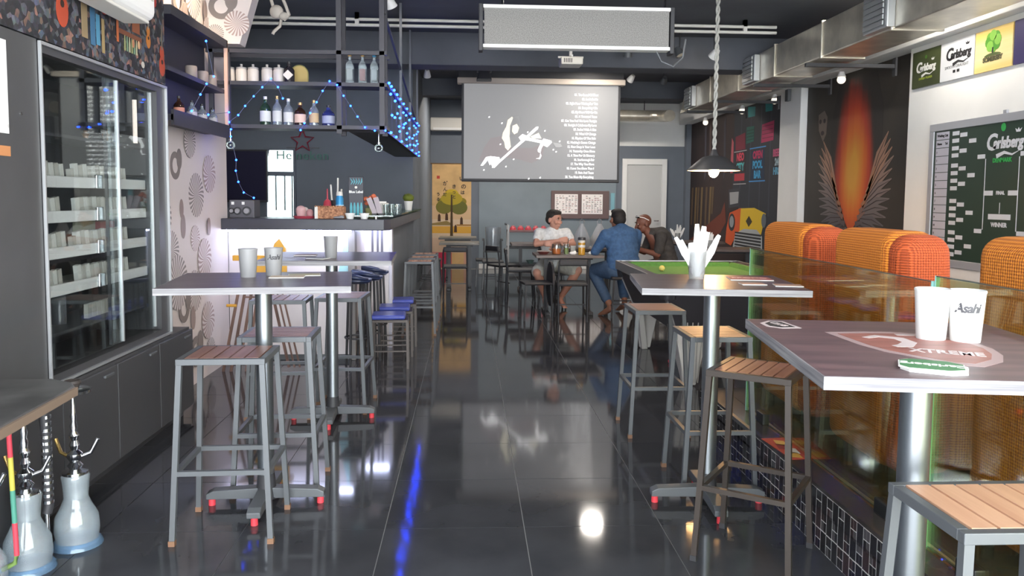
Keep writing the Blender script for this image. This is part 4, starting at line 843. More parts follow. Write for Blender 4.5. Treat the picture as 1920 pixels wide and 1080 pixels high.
for k, y in enumerate((5.95, 6.2, 6.4)):
    o = obj('tin', MB().lathe([(0, 0), (.04, 0), (.042, .005), (.042, .085), (.038, .095), (0, .095)]), mat('dusty_tin', '8d827d', .5), None, 40, loc=(-2.0, y, 2.28)); tag(o, ['dusty round tin at near end of left upper ledge', 'dusty round tin in middle of left upper ledge', 'dusty round tin at far end of left upper ledge'][k], 'tin', 'tins on left ledge')
obj('deck', MB().box(-2.08, -1.93, 5.3, 6.5, 2.25, 2.28), M_sw, sh)
# fairy lights
def fairy(label, pts, name='fairy_lights', r=.0075, wire=True, sag=0):
    t = thing(name, label, 'string lights', (0, 0, 0))
    if wire:
        obj('wire', MB().tube(pts, .0018, 5), mat('clear_wire', '6a7290', .5), t)
    for p in pts: obj('bulb', MB().ball(p, r, 8, 6), M_led, t, 60)
    return t
fairy('blue fairy lights rising diagonally across left half of front shelf', [(-1.95, 6.5, 1.986), (-1.899, 6.5, 2.028), (-1.827, 6.5, 2.084), (-1.772, 6.5, 2.156), (-1.704, 6.5, 2.233), (-1.636, 6.5, 2.305), (-1.568, 6.5, 2.373), (-1.514, 6.5, 2.307), (-1.477, 6.5, 2.219)])
fairy('blue fairy lights making a peak on right half of front shelf', [(-1.341, 6.5, 1.972), (-1.311, 6.5, 2.027), (-1.264, 6.5, 2.108), (-1.213, 6.5, 2.194), (-1.165, 6.5, 2.283), (-1.11, 6.5, 2.359), (-1.051, 6.5, 2.331), (-1.001, 6.5, 2.247), (-0.946, 6.5, 2.168), (-0.892, 6.5, 2.084), (-0.833, 6.5, 2.0), (-0.756, 6.5, 1.975), (-0.671, 6.5, 1.976)])
fairy('blue fairy lights dangling down below shelf near amplifier', [(-1.914, 6.6, 1.98), (-1.916, 6.6, 1.922), (-1.877, 6.6, 1.735), (-1.882, 6.6, 1.649), (-1.863, 6.6, 1.56), (-1.822, 6.6, 1.474), (-1.742, 6.6, 1.432)])
fairy('few blue fairy lights in left wall shelf', [(-1.885, 5.933, 2.55), (-1.885, 6.092, 2.324), (-1.885, 5.925, 2.247), (-1.885, 5.787, 2.154), (-1.885, 5.6, 2.02), (-1.885, 5.95, 2.03), (-1.885, 6.45, 2.1)])
nb_ = [(-.675, y, 2.40) for y in (6.85, 7.05, 7.3, 7.6, 7.95, 8.35, 8.8, 9.3, 9.9, 10.5, 10.85)]+[(-.675, y, 2.0) for y in (7.0, 7.5, 8.1, 8.8, 9.6, 10.3, 10.85)]
for y in (7.1, 7.5, 7.9, 8.3, 8.75, 9.25, 9.75, 10.25, 10.7):
    for z in (2.06, 2.14, 2.22, 2.30):
        if rnd.random() < .86: nb_.append((-.675, y+rnd.uniform(-.15, .15), z+rnd.uniform(-.03, .03)))
fn = fairy('dense blue net lights draped over shelf return rail', nb_, 'net_lights', .011, False)
for y in [7+i*.45 for i in range(9)]: obj('net_strand', MB().bar((-.678, y, 2.0), (-.678, y+.2, 2.4), .002), MATS['clear_wire'], fn); obj('net_strand', MB().bar((-.678, y+.2, 2.0), (-.678, y, 2.4), .002), MATS['clear_wire'], fn)
# glass globes under the shelf
for k, (x, y, z, lab_) in enumerate(((-1.95, 6.7, 1.86, 'round glass globe hanging below left end of bar shelf'), (-.77, 6.9, 1.86, 'round glass globe hanging by thin rod below shelf right post'))):
    t = thing('glass_globe', lab_, 'globe', (x, y, z)); obj('globe', MB().ball((0, 0, 0), .037, 16, 10), M_clear, t, 60); obj('rod', MB().cyl((0, 0, .037), (0, 0, .13), .006), M_chrome, t, 40); obj('cap', MB().cyl((0, 0, .03), (0, 0, .05), .014), M_chrome, t, 40)
# ------------------------------------------------------------------ behind the bar
bs = thing('brewery_sign', 'unlit red star and green script sign on wall behind bar', 'sign', (-2.28, 11.19, 0))
M_gs = mat('dark_green_tube', '4f8074', .4); M_rs = mat('dark_red_tube', '9a3044', .4)
star = [(.0+ (.16 if k % 2 == 0 else .07)*math.sin(R(36*k)), 2.2+(.16 if k % 2 == 0 else .07)*math.cos(R(36*k))) for k in range(10)]
obj('star_tube', MB().tube([(x, -.03, z) for x, z in star]+[(star[0][0], -.03, star[0][1])], .012, 8), M_rs, bs, 40)
obj('bracket', MB().box(-.22, .22, -.02, 0, 2.1, 2.115), M_steel, bs); wtext('Heineken', .0, 2.0, .17, M_gs, bs, -.03, 'script_tube', ext=.01, spacing=1.1)
tv = thing('television', 'dark wall television behind bar above amplifier', 'television', (-3.1, 11.09, 0))
obj('body', MB().box(-.48, .36, 0, .06, 1.36, 2.07), M_matblack, tv, bevel=.008); obj('screen', MB().box(-.46, .34, -.003, 0, 1.39, 2.05), mat('dark_tv_glass', '2c2b40', .2), tv); obj('bracket', MB().box(-.1, .1, .06, .1, 1.5, 1.9), M_steel, tv)
wn_ = thing('reflection_panel', 'bright panel made up for a shopfront reflection behind the bar', 'reflection', (-2.585, 11.19, 0)); wn_['kind'] = 'structure'  # glowing panel made up for the shopfront's reflection in a dark door
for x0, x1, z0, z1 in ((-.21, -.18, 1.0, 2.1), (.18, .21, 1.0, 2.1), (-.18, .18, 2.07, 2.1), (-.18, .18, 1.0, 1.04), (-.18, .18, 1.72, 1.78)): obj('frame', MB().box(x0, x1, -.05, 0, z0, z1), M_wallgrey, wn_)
M_reflection = glow('reflection_glow', 'e9fbff', 2.2)
obj('pane', MB().box(-.18, .18, -.02, -.01, 1.78, 2.07), M_reflection, wn_); obj('pane', MB().box(-.18, .18, -.02, -.01, 1.04, 1.72), M_reflection, wn_)
for k, x in enumerate((-.06, .06, .16)): obj('reflection_stripe', MB().box(x-.012, x+.012, -.034, -.028, 1.04 if k == 2 else 1.25, 1.72), mat('pale_reflection_stripe', 'b9c9cc', .6), wn_)
obj('reflection_corner', MB().prism([(-.21, 2.1), (-.13, 2.1), (-.17, 1.9), (-.2, 1.78)], -.056, -.05), M_wallgrey, wn_)
# ------------------------------------------------------------------ things on the counter
Zc = 1.255
am = thing('amplifier', 'grey amplifier box with round knobs at left end of bar', 'amplifier', (-1.97, 7.15, Zc))
obj('case', MB().box(-.13, .085, 0, .2, 0, .155), mat('grey_amp_case', '5d5b61', .5), am, bevel=.006)
for x, r in ((.02, .027), (-.06, .024), (-.11, .018)): k = obj('knob', MB().cyl((x, 0, .06), (x, -.02, .06), r, r*.85), mat('light_knob', '9a979a', .4), am, 40); obj('knob_ring', MB().cyl((x, .001, .06), (x, -.003, .06), r*1.5), M_matblack, k, 40)
for x in (-.01, -.1): obj('display', MB().box(x-.012, x+.012, -.003, 0, .115, .14), M_paperwhite, am)
tr = thing('serving_tray', 'red round tray on the bar left of wicker basket', 'tray', (-1.44, 7.1, Zc)); obj('dish', MB().lathe([(0, 0), (.085, 0), (.095, .018), (.09, .018), (.082, .008), (0, .008)]), mat('red_tray', 'a84050', .4), tr, 40); obj('rim', MB().lathe([(.09, .016), (.097, .018), (.094, .022), (.09, .02)]), mat('red_tray', 'a84050', .4), tr, 40)
for k, (dx, dy, r, c) in enumerate(((-.03, 0, .045, 'c9a2a2'), (.045, .01, .032, 'b88a8c'), (-.01, .05, .04, 'c2b4b2'))):
    t = thing('wrapped_cup', ['large pink wrapped cup on red tray', 'small rosy wrapped cup on red tray', 'pale wrapped cup at back of red tray'][k], 'cup', (-1.44+dx, 7.1+dy, Zc+.008))
    obj('cup', MB().lathe([(0, 0), (r*.7, 0), (r, r*1.3), (r*.9, r*1.3), (0, r*.3)]), mat('cup_'+c, c, .5), t, 40); obj('cloth', MB().ball((0, 0, r*1.5), (r*.95, r*.9, r*.8), 12, 8), mat('cloth_'+c, c, .8), t, 60)
M_wick = mat('wicker', 'c08a64', .6); M_wk = vary(M_wick, .3, (60, 60, 60), col2='7c5038', bump=.5)
bk_ = thing('wicker_basket', 'rectangular tan wicker basket on the bar', 'basket', (-1.21, 7.08, Zc))
for x0, x1, y0, y1 in ((-.125, .125, -.06, -.05), (-.125, .125, .05, .06), (-.125, -.115, -.05, .05), (.115, .125, -.05, .05)): obj('side', MB().box(x0, x1, y0, y1, 0, .105), M_wk, bk_, bevel=.004)
obj('bottom', MB().box(-.115, .115, -.05, .05, 0, .01), M_wk, bk_); obj('white_end_band', MB().box(-.127, -.1, -.063, -.06, .0, .105), M_offwhite, bk_)
for k in range(12): obj('rim_braid', MB().ball((-.118+k*.0215, -.057, .105), (.012, .008, .008), 8, 6), M_wk, bk_, 60)
can = thing('spray_can', 'blue spray can standing behind wicker basket', 'can', (-1.15, 7.2, Zc)); obj('body', MB().lathe([(0, 0), (.036, 0), (.036, .17), (.028, .19), (.028, .2), (0, .2)]), mat('blue_can', '3a8ec2', .3, metal=.3), can, 40); obj('band', MB().lathe([(.0365, .06), (.037, .06), (.037, .12), (.0365, .12)]), mat('pale_blue_band', 'a9c9dc', .4), can, 40); obj('cap', MB().lathe([(.028, .2), (.03, .2), (.026, .235), (0, .24)]), M_offwhite, can, 40)
kb = thing('utensil_holder', 'black utensil holder with upright white handled knives on bar', 'holder', (-1.20, 7.32, Zc)); obj('pot', MB().lathe([(0, 0), (.045, 0), (.05, .16), (.046, .16), (.04, .01), (0, .01)]), M_matblack, kb, 40)
for dx, h in ((-.03, .30), (.01, .36), (.03, .26)): k = obj('utensil_handle', MB().bar((dx, 0, .02), (dx*1.6, .01, h), .014, .02), M_offwhite, kb, bevel=.003)
rc = obj('red_funnel', MB().lathe([(0, 0), (.045, 0), (.04, .09), (.03, .15), (.008, .17), (.006, .26), (0, .26)]), mat('red_plastic', 'b03a4a', .4), None, 40, loc=(-1.265, 7.24, Zc)); tag(rc, 'red plastic funnel behind wicker basket', 'funnel')
ds = thing('beer_display_stand', 'black and teal upright beer display card on the bar', 'display', (-1.005, 7.2, Zc))
obj('card', MB().box(-.065, .065, 0, .02, 0, .37), mat('black_card', '2c2c38', .4), ds, bevel=.004)
obj('foot', MB().box(-.065, .065, -.05, .06, 0, .012), M_matblack, ds)
wtext('Blue Label', 0, .235, .03, M_paperwhite, ds, -.002, bold=.001); decal('printed_crest', disc(0, .275, .012, 10), M_offwhite, ds, -.001)
M_tl = mat('teal_print', '3f9aa8', .4)
for k in range(5): decal('printed_leaf', stroke([(-.045+k*.02, .3), (-.03+k*.02, .325), (-.05+k*.025, .355)], [.004, .012, .004]), M_tl, ds, -.001)
for k in range(4): decal('printed_bottle', [(-.055+k*.03, .03), (-.033+k*.03, .03), (-.033+k*.03, .1), (-.039+k*.03, .14), (-.049+k*.03, .14), (-.055+k*.03, .1)], M_tl, ds, -.001)
for k, (x, y) in enumerate(((-1.03, 7.0), (-.91, 7.02))):
    t = thing('white_bowl', ['small white double bowl in front of beer display card', 'small white bowl right of beer display card'][k], 'bowl', (x, y, Zc))
    obj('bowl', MB().lathe([(0, 0), (.028, 0), (.045, .05), (.042, .05), (.025, .008), (0, .008)]), M_whitepl, t, 40); obj('foot_ring', MB().lathe([(.028, 0), (.03, -.0), (.03, .006), (.028, .006)]), M_whitepl, t, 40)
fl_ = thing('flower_bunch', 'orange artificial flowers in a pot on bar', 'flowers', (-.90, 7.32, Zc)); obj('pot', MB().lathe([(0, 0), (.035, 0), (.045, .09), (.04, .09), (0, .02)]), mat('olive_pot', '8c8a5c', .6), fl_, 40)
for k in range(9): obj('flower_head', MB().ball((rnd.uniform(-.06, .06), rnd.uniform(-.03, .04), rnd.uniform(.12, .2)), (.024, .02, .02), 8, 6), mat('orange_petal', 'c9694a', .6), fl_, 60)
for k in range(4): obj('stalk', MB().cyl((0, 0, .06), (-.04+k*.027, 0, .15), .004, n=6), mat('stalk_green', '4f6a3a', .6), fl_)
for k, (x, a) in enumerate(((-.83, -22), (-.785, -16))):
    t = thing('menu_holder', ['left', 'right'][k]+' of two tilted menu cards leaning on bar', 'menu', (x, 7.16, Zc+.034)); M = Matrix.Rotation(R(a), 4, 'Y')
    obj('card', MB().box(-.022, .022, 0, .008, 0.01, .16, M), mat('mauve_menu', 'a59aa0', .5), t); obj('base', MB().box(-.03, .03, -.03, .04, -.002, .012), M_matblack, t)
for k in range(7):
    x, y = -.80+(k % 3)*.055, 7.75+(k//3)*.16; t = thing('drinking_glass', 'clear drinking glass in cluster on glass bar top', 'glass', (x, y, Zc+.033), 0, 'glasses clustered on bar top'); obj('glass', MB().lathe([(0, 0), (.024, 0), (.03, .09), (.028, .09), (.022, .006), (0, .006)], n=16), M_clear, t, 40); obj('base', MB().lathe([(0, .0), (.023, 0), (.023, .008), (0, .008)], n=16), M_clearpl, t, 40)
o = thing('tissue_box', 'pale cardboard tissue box among glasses on bar', 'box', (-.86, 8.0, Zc+.033), 8); obj('box', MB().box(-.06, .06, -.04, .04, 0, .1), M_offwhite, o, bevel=.004); obj('flap', MB().box(-.04, .04, -.02, .02, .1, .115), M_paperwhite, o)
ppl = thing('potted_plant', 'small green plant in white patterned pot at bar end', 'plant', (-.745, 9.9, Zc+.033))
obj('pot', MB().lathe([(0, 0), (.04, 0), (.055, .11), (.05, .11), (.04, .02), (0, .02)]), M_whitepl, ppl, 40); obj('leaf_mass', MB().ball((0, 0, .15), (.07, .07, .05), 12, 8), mat('plant_green', '6f7a2e', .7), ppl, 60)
for k in range(40):
    a = rnd.uniform(0, 6.28); u = rnd.uniform(.2, 1); d = Vector((math.cos(a)*math.sin(u*1.5), math.sin(a)*math.sin(u*1.5), math.cos(u*1.5)*.8)); p = Vector((0, 0, .14)); obj('leaf', MB().add([tuple(p+d*.05+Vector((-d.y, d.x, 0))*.01), tuple(p+d*.05-Vector((-d.y, d.x, 0))*.01), tuple(p+d*.1)], [(0, 1, 2), (2, 1, 0)]), mat('leaf_green', '7d8a38', .7), ppl)
cx_ = thing('cloth_pile', 'crumpled grey cloth in front of bar basket', 'cloth', (-1.12, 6.97, Zc)); obj('cloth', MB().ball((0, 0, .012), (.05, .025, .012), 12, 8), mat('grey_cloth', '8c8c92', .9), cx_, 60); obj('fold', MB().ball((.02, .0, .02), (.025, .015, .01), 10, 6), mat('grey_cloth', '8c8c92', .9), cx_, 60)
# ================================================================== BAR TABLES
def bar_table(x, y, rz, w_, d_, zt, label, top, t_=.028, base_rz=0):
    t = thing('bar_table', label, 'table', (x, y, 0), rz)
    obj('tabletop', MB().box(-w_/2+.004, w_/2-.004, -d_/2+.004, d_/2-.004, zt-t_, zt), top, t)
    for x0, x1, y0, y1 in ((-w_/2, w_/2, -d_/2, -d_/2+.004), (-w_/2, w_/2, d_/2-.004, d_/2), (-w_/2, -w_/2+.004, -d_/2+.004, d_/2-.004), (w_/2-.004, w_/2, -d_/2+.004, d_/2-.004)):
        obj('edge_band', MB().box(x0, x1, y0, y1, zt-t_-.001, zt-.0005), M_edge, t)
    obj('pole', MB().cyl((0, 0, .05), (0, 0, zt-t_-.012), .038, n=28), M_tube, t, 40)
    obj('top_plate', MB().box(-.16, .16, -.16, .16, zt-t_-.012, zt-t_), M_matblack, t)
    for a in range(4):
        M = Matrix.Rotation(R(base_rz+90*a), 4, 'Z')
        arm = obj('base_arm', MB().add([(.03, -.03, .035), (.27, -.03, .035), (.27, .03, .035), (.03, .03, .035), (.03, -.03, .085), (.24, -.03, .075), (.27, -.03, .06), (.27, .03, .06), (.24, .03, .075), (.03, .03, .085)],
            [(0, 3, 2, 1), (0, 1, 6, 5, 4), (3, 9, 8, 7, 2), (1, 2, 7, 6), (6, 7, 8, 5), (5, 8, 9, 4), (0, 4, 9, 3)], M), M_steel, t, bevel=.003)
        obj('red_foot', MB().cyl(M @ Vector((.25, 0, 0)), M @ Vector((.25, 0, .035)), .016), M_red, arm, 40)
    obj('collar', MB().lathe([(.038, .15), (.05, .04), (.06, .035), (0, .035)]), M_matblack, t, 40)
    return t
T1 = bar_table(-.95, 3.74, 8, .80, .70, 1.065, 'dark bar table near left with two frosted cups on it', M_top, base_rz=-6)
T2 = bar_table(-.885, 5.20, 3, .80, .80, 1.065, 'dark bar table farther back on left with one frosted cup', M_top)
T3 = bar_table(1.145, 3.69, -7, .72, .68, 1.065, 'dark bar table on right with tissue cup and flyers', M_top, base_rz=4)
T4 = bar_table(1.14, 1.95, -8, .70, .80, 1.085, 'reddish brown bar table at lower right with printed emblem', M_top2, base_rz=10)
# printed emblem on the nearest table (local table coordinates)
M_em = vary(mat('emblem_rust_print', '8d5a52', .45), .15, (6, 40, 6)); M_em2 = mat('emblem_pale_print', 'a38c8c', .45); M_em3 = mat('emblem_white_print', 'c9bcbb', .45)
def flat(name, pts, m, parent, z, t=.0006): return obj(name, MB().slab(pts, z, z+t), m, parent)
shield = [(-.18, .175), (-.08, .195), (0.0, .2), (.075, .183), (.13, .13), (.16, .06), (.165, -.03), (.145, -.12), (.105, -.2), (.035, -.262), (-.01, -.25), (-.07, -.175), (-.122, -.1), (-.15, -.02), (-.165, .07)]
sc = lambda k: [((x-.01)*k+.01, (y+.02)*k-.02) for x, y in shield]
flat('printed_emblem_border', sc(1.0), M_em2, T4, 1.0851); flat('printed_emblem_field', sc(.86), M_em, T4, 1.0855)
flat('printed_emblem_scroll', stroke([(-.1, .09), (-.06, .12), (-.015, .09), (-.01, .03), (-.04, -.02), (-.07, -.03)], [.02, .03, .035, .035, .04, .02]), M_em3, T4, 1.086)
flat('printed_emblem_scroll', stroke([(.0, .15), (.06, .15), (.1, .1)], [.02, .03, .015]), M_em3, T4, 1.086)
ftext('XTREME', .025, -.10, 1.0866, .046, M_em3, T4, -18, bold=.0012, ext=.0003).scale = (.95, 1.5, 1)
flat('printed_badge', [(-.325, .314), (-.29, .365), (-.25, .355), (-.226, .235), (-.283, .222), (-.32, .255)], M_em3, T4, 1.0851); flat('printed_badge_field', [(-.312, .31), (-.287, .348), (-.258, .34), (-.24, .25), (-.283, .238), (-.308, .262)], M_kprint, T4, 1.0856); ftext('CLUB', -.276, .295, 1.0863, .03, M_em3, T4, -70, bold=.001, ext=.0003)

# ------------------------------------------------------------------ stools
def stool(label, x, y, rz, frame, slat, n=5, sx=.36, sy=.32, h=.775, group='slatted metal bar stools'):
    t = thing('bar_stool', label, 'stool', (x, y, 0), rz, group)
    b_ = .025
    rim = MB()
    rim.box(-sx/2, sx/2, -sy/2, -sy/2+b_, h-b_, h).box(-sx/2, sx/2, sy/2-b_, sy/2, h-b_, h).box(-sx/2, -sx/2+b_, -sy/2+b_, sy/2-b_, h-b_, h).box(sx/2-b_, sx/2, -sy/2+b_, sy/2-b_, h-b_, h)
    obj('seat_frame', rim, frame, t, bevel=.002)
    wslat = (sx-2*b_-.004)/n
    for k in range(n):
        x0 = -sx/2+b_+.002+k*wslat
        obj('slat', MB().box(x0+.0035, x0+wslat-.0035, -sy/2+b_, sy/2-b_, h-.012, h+.001), slat, t)
    fx, fy = sx/2+.02, sy/2+.025
    for ax in (-1, 1):
        for ay in (-1, 1):
            l = obj('leg', MB().bar((ax*(sx/2-.0125), ay*(sy/2-.0125), h-b_), (ax*fx, ay*fy, .0), .022, .022, (0, 1, 0)), frame, t)
            obj('foot_cap', MB().box(ax*fx-.013, ax*fx+.013, ay*fy-.013, ay*fy+.013, 0, .022), mat('worn_foot_cap', '7a5a44', .6) if frame is M_steel else M_matblack, l)
    k = .30/h; px = sx/2-.0125+(fx-sx/2+.0125)*(1-k); py = sy/2-.0125+(fy-sy/2+.0125)*(1-k)
    for ay in (-1, 1): obj('footrest', MB().bar((-px, ay*py, .30), (px, ay*py, .30), .02), frame, t)
    for ax in (-1, 1): obj('footrest', MB().bar((ax*px, -py, .30), (ax*px, py, .30), .02), frame, t)
    return t
stool('grey metal bar stool with brown slats in front of near left table', -1.03, 3.48, 2, M_steel, M_slat)
stool('grey metal bar stool with mauve slats tucked behind near left table pole', -.935, 4.0, 92, M_steel, M_slat, 6, .32, .35)
stool('grey metal bar stool left of second left table pole, lit bluish', -1.24, 5.36, 2, M_steel, M_slat)
stool('grey metal bar stool right behind second left table pole, lit bluish', -.86, 5.52, 88, M_steel, M_slat, 6, .40, .31)
stool('grey metal bar stool at pool table side of right table', 1.16, 4.92, 90, M_steel, M_slat, 6, .36, .31)
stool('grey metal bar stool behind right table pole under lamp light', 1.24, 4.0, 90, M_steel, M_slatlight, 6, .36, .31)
stool('black metal bar stool turned diagonal with brown slats near right', 1.17, 3.13, -35, M_dsteel, M_slat, 6, .33, .33)
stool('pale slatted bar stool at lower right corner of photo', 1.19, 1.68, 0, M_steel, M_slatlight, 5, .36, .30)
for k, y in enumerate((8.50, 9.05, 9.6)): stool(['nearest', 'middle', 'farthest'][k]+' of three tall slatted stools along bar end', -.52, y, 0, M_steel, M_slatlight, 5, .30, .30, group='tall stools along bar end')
# dark stools with blue seats
M_navy = mat('dark_navy_vinyl', '2a3350', .3); M_bluev = mat('blue_violet_vinyl', '4a55a8', .28)
for k, (x, y) in enumerate(((-.95, 6.84), (-.885, 7.1), (-.88, 7.57))):
    t = thing('bucket_stool', ['nearest', 'middle', 'farthest'][k]+' of three black bar stools with curved navy seats at bar corner', 'stool', (x, y, 0), 20, 'navy curved stools at the bar')
    vs = []; n = 20
    obj('seat', MB().lathe([(0, .71), (.1, .715), (.125, .735), (.125, .75), (.1, .755), (0, .745)]), M_navy, t, 40)
    bk2 = MB(); pts = [(.13*math.cos(R(a)), .13*math.sin(R(a)), .755+.03*math.sin(R((a-60)*180/240))) for a in range(60, 301, 12)]
    bk2.tube(pts, [.012+.016*math.sin(math.pi*i/(len(pts)-1)) for i in range(len(pts))], 8); obj('low_back', bk2, M_navy, t, 60)
    for a in (45, 135, 225, 315): obj('leg', MB().cyl((.085*math.cos(R(a)), .085*math.sin(R(a)), .71), (.115*math.cos(R(a)), .115*math.sin(R(a)), 0), .011, n=8), M_matblack, t, 40)
    obj('foot_ring', MB().tube([(.105*math.cos(R(a)), .105*math.sin(R(a)), .25) for a in range(0, 361, 18)], .008, 6), M_matblack, t, 60)
for k, y in enumerate((6.85, 7.36, 7.86)):
    t = thing('padded_stool', ['nearest', 'middle', 'farthest'][k]+' of three low stools with shiny blue padded seats', 'stool', (-.67, y, 0), 3, 'low blue padded stools')
    obj('seat_pad', MB().box(-.155, .13, -.14, .14, .415, .455), M_bluev, t, bevel=.018, seg=3); obj('seat_frame', MB().box(-.16, .15, -.15, .15, .395, .415), M_dsteel, t)
    for ax in (-1, 1):
        for ay in (-1, 1): obj('leg', MB().bar((ax*.145, ay*.14, .395), (ax*.15, ay*.145, 0), .02), M_dsteel, t)
    for ay in (-1, 1): obj('stretcher', MB().bar((-.148, ay*.142, .15), (.148, ay*.142, .15), .012), M_dsteel, t)
# brown folding A-frame with yellow top behind the tables
af = thing('folding_stand', 'brown slatted folding stand with yellow top leaning by bar front', 'stand', (-1.72, 6.65, 0))
M_br = vary(mat('dark_brown_stick', '6a5148', .6), .2, (20, 20, 4)); M_ye = mat('yellow_plastic', 'd9a23c', .45)
for k in range(4):
    obj('left_slat', MB().bar((-.30+k*.062, -.02, .0), (-.12+k*.05, 0, .92), .022, .014), M_br, af); 
for k in range(3): obj('right_slat', MB().bar((.22+k*.045, .05, .02), (.04+k*.04, .02, .92), .022, .014), M_br, af)
for z in (.3, .62): obj('cross_rung', MB().bar((-.24+.2*z, -.03, z), (-.06+.18*z, -.03, z), .02, .012), M_br, af)
obj('top_tray', MB().box(-.2, .24, -.06, .1, .92, .965), M_ye, af, bevel=.006)
obj('fin', MB().prism([(.1, .965), (.22, .965), (.22, 1.02), (.17, 1.10), (.13, 1.06)], -.03, .01), M_ye, af, bevel=.004); obj('front_apron', MB().box(-.02, .24, -.075, -.06, .78, .95), M_ye, af, bevel=.004)
for z in (.55, .67): obj('peg', MB().cyl((-.26, -.03, z), (-.18, -.03, z), .012), M_ye, af, 40)
obj('hook', MB().box(-.04, .05, -.08, -.06, .66, .69).box(-.04, -.01, -.08, -.06, .69, .78), M_ye, af)

# ------------------------------------------------------------------ cups, tissues, cards
def cup(x, y, z, label, m, h=.135, r=.044, lettering=None, group=None, rz=0):
    t = thing('frosted_cup', label, 'cup', (x, y, z), rz, group)
    obj('cup', MB().lathe([(0, 0), (r*.8, 0), (r*.82, .004), (r, h), (r*.95, h), (r*.78, .008), (0, .008)], n=32), m, t, 40)
    obj('rim', MB().lathe([(r, h), (r+.001, h-.002), (r+.001, h-.006), (r-.001, h-.006)], n=32), m, t, 40)
    if lettering:
        me = tmesh(lettering, .033, shear=.25, bold=.0012, ext=.0002, spacing=.9).copy()
        me.materials.clear(); me.materials.append(mat('grey_black_print', '4a4a4e', .5))
        for v in me.vertices:
            zz_ = .09+v.co.y; rr = r*(.8+.2*zz_/h)+.0006+v.co.z; a = v.co.x/r-math.pi/2
            v.co = (rr*math.cos(a), rr*math.sin(a), zz_)
        me.update(); link('printed_lettering', me, t)
    return t
cup(-1.045, 3.84, 1.065, 'blank frosted cup on near left table, left of pair', M_frost2); cup(-.945, 3.92, 1.065, 'frosted cup with grey lettering on near left table', M_frost2, lettering='Asahi', rz=14)
cup(-.865, 5.06, 1.065, 'single frosted cup on second left table', M_frost2)
cup(1.225, 2.04, 1.085, 'blank white cup on lower right table, left of pair', M_frost); cup(1.297, 2.005, 1.085, 'white cup with dark brand lettering on lower right table', M_frost, lettering='Asahi', rz=-30)
def tissue_cup(x, y, z, label, s=1.0, seed=1):
    r_ = random.Random(seed); t = thing('tissue_cup', label, 'tissue cup', (x, y, z))
    obj('cup', MB().lathe([(0, 0), (.032*s, 0), (.042*s, .12*s), (.04*s, .12*s), (.03*s, .006), (0, .006)], n=24), glassy('thin_clear_plastic', (.85, .86, .87), .1, .05, diffuse='d0d0d0', dmix=.3), t, 40)
    for k, (tx, L0) in enumerate(((-.62, .20), (-.42, .17), (-.06, .23), (.16, .22), (.3, .2), (.5, .2), (.1, .15), (-.2, .15))):
        a = k*2.4; d = Vector((tx, r_.uniform(-.15, .15), 1)).normalized(); L_ = L0*s; b0 = Vector((math.cos(a)*.008, math.sin(a)*.008, .012))
        mid = b0+d*L_*.6; tip = b0+d*L_; sd = d.cross(Vector((0, 1, .2))).normalized(); wd = r_.uniform(.015, .022)*s
        obj('tissue', MB().add([tuple(b0-sd*.006), tuple(b0+sd*.006), tuple(mid+sd*wd), tuple(tip+sd*wd*.55), tuple(tip-sd*wd*.4), tuple(mid-sd*wd), tuple(b0+Vector((0, .008, 0))), tuple(mid+Vector((0, .018, 0))), tuple(tip+Vector((0, .01, 0)))],
            [(0, 1, 2, 5), (5, 2, 3, 4), (1, 6, 7, 2), (6, 0, 5, 7), (2, 7, 8, 3), (7, 5, 4, 8), (3, 8, 4), (0, 6, 1)]), M_paperwhite, t, 60)
tissue_cup(1.10, 3.80, 1.065, 'clear cup stuffed with white tissues on right table', 1.12, 4)
def card(name, x, y, z, rz, w_, d_, label, col, cat='card', text=None, tcol=None, pts=None):
    t = thing(name, label, cat, (x, y, z), rz)
    if pts: obj('card', MB().slab(pts, 0, .004), mat('card_edge_white', 'e4e4e0', .6), t); obj('print', MB().slab([(a*.96, b*.96) for a, b in pts], .004, .0046), mat('card_'+col, col, .55), t)
    else: obj('card', MB().box(-w_/2, w_/2, -d_/2, d_/2, 0, .003), mat('card_edge_white', 'e4e4e0', .6), t); obj('print', MB().box(-w_/2+.002, w_/2-.002, -d_/2+.002, d_/2-.002, .003, .0036), mat('card_'+col, col, .55), t)
    if text: ftext(text, 0, 0, .0048, w_*.24, mat('card_'+tcol, tcol, .6), t, bold=.001, ext=.0003)
    return t
oct_ = [(-.06, -.03), (-.03, -.055), (.05, -.055), (.07, -.03), (.07, .03), (.05, .055), (-.03, .055), (-.06, .03)]
card('beer_coaster', 1.01, 1.665, 1.085, 152, .14, .11, 'green beer coaster lying near front edge of lower right table', '3f7a4c', 'coaster', 'Carlsberg', 'e8e8e4', oct_)
card('beer_coaster', 1.014, 1.66, 1.0805, 147, .14, .11, 'lower white coaster peeking out under green coaster', 'd8d8d4', 'coaster', None, None, oct_).location.z = 1.0852
bpy.context.view_layer.update()
for o in bpy.data.objects:
    if o.get('label') == 'green beer coaster lying near front edge of lower right table': o.location.z = 1.0905
card('flyer', 1.36, 3.80, 1.0655, -10, .2, .16, 'pink red flyer at back of right table', '9a5a5c', 'flyer', 'PROMO', 'd9b0a8')
card('table_card', 1.29, 3.56, 1.0655, -4, .11, .08, 'cream card left of two at front of right table', 'b08a78', 'card'); card('table_card', 1.43, 3.50, 1.0655, -12, .12, .09, 'cream card right of two at front of right table', 'a88878', 'card')
card('flyer', -.86, 3.83, 1.0655, 6, .16, .1, 'cream flyer in front of lettered cup on near left table', 'b8a898', 'flyer'); card('flyer', -.80, 3.93, 1.0655, 12, .15, .1, 'olive cream flyer behind the other on near left table', 'a8a488', 'flyer')
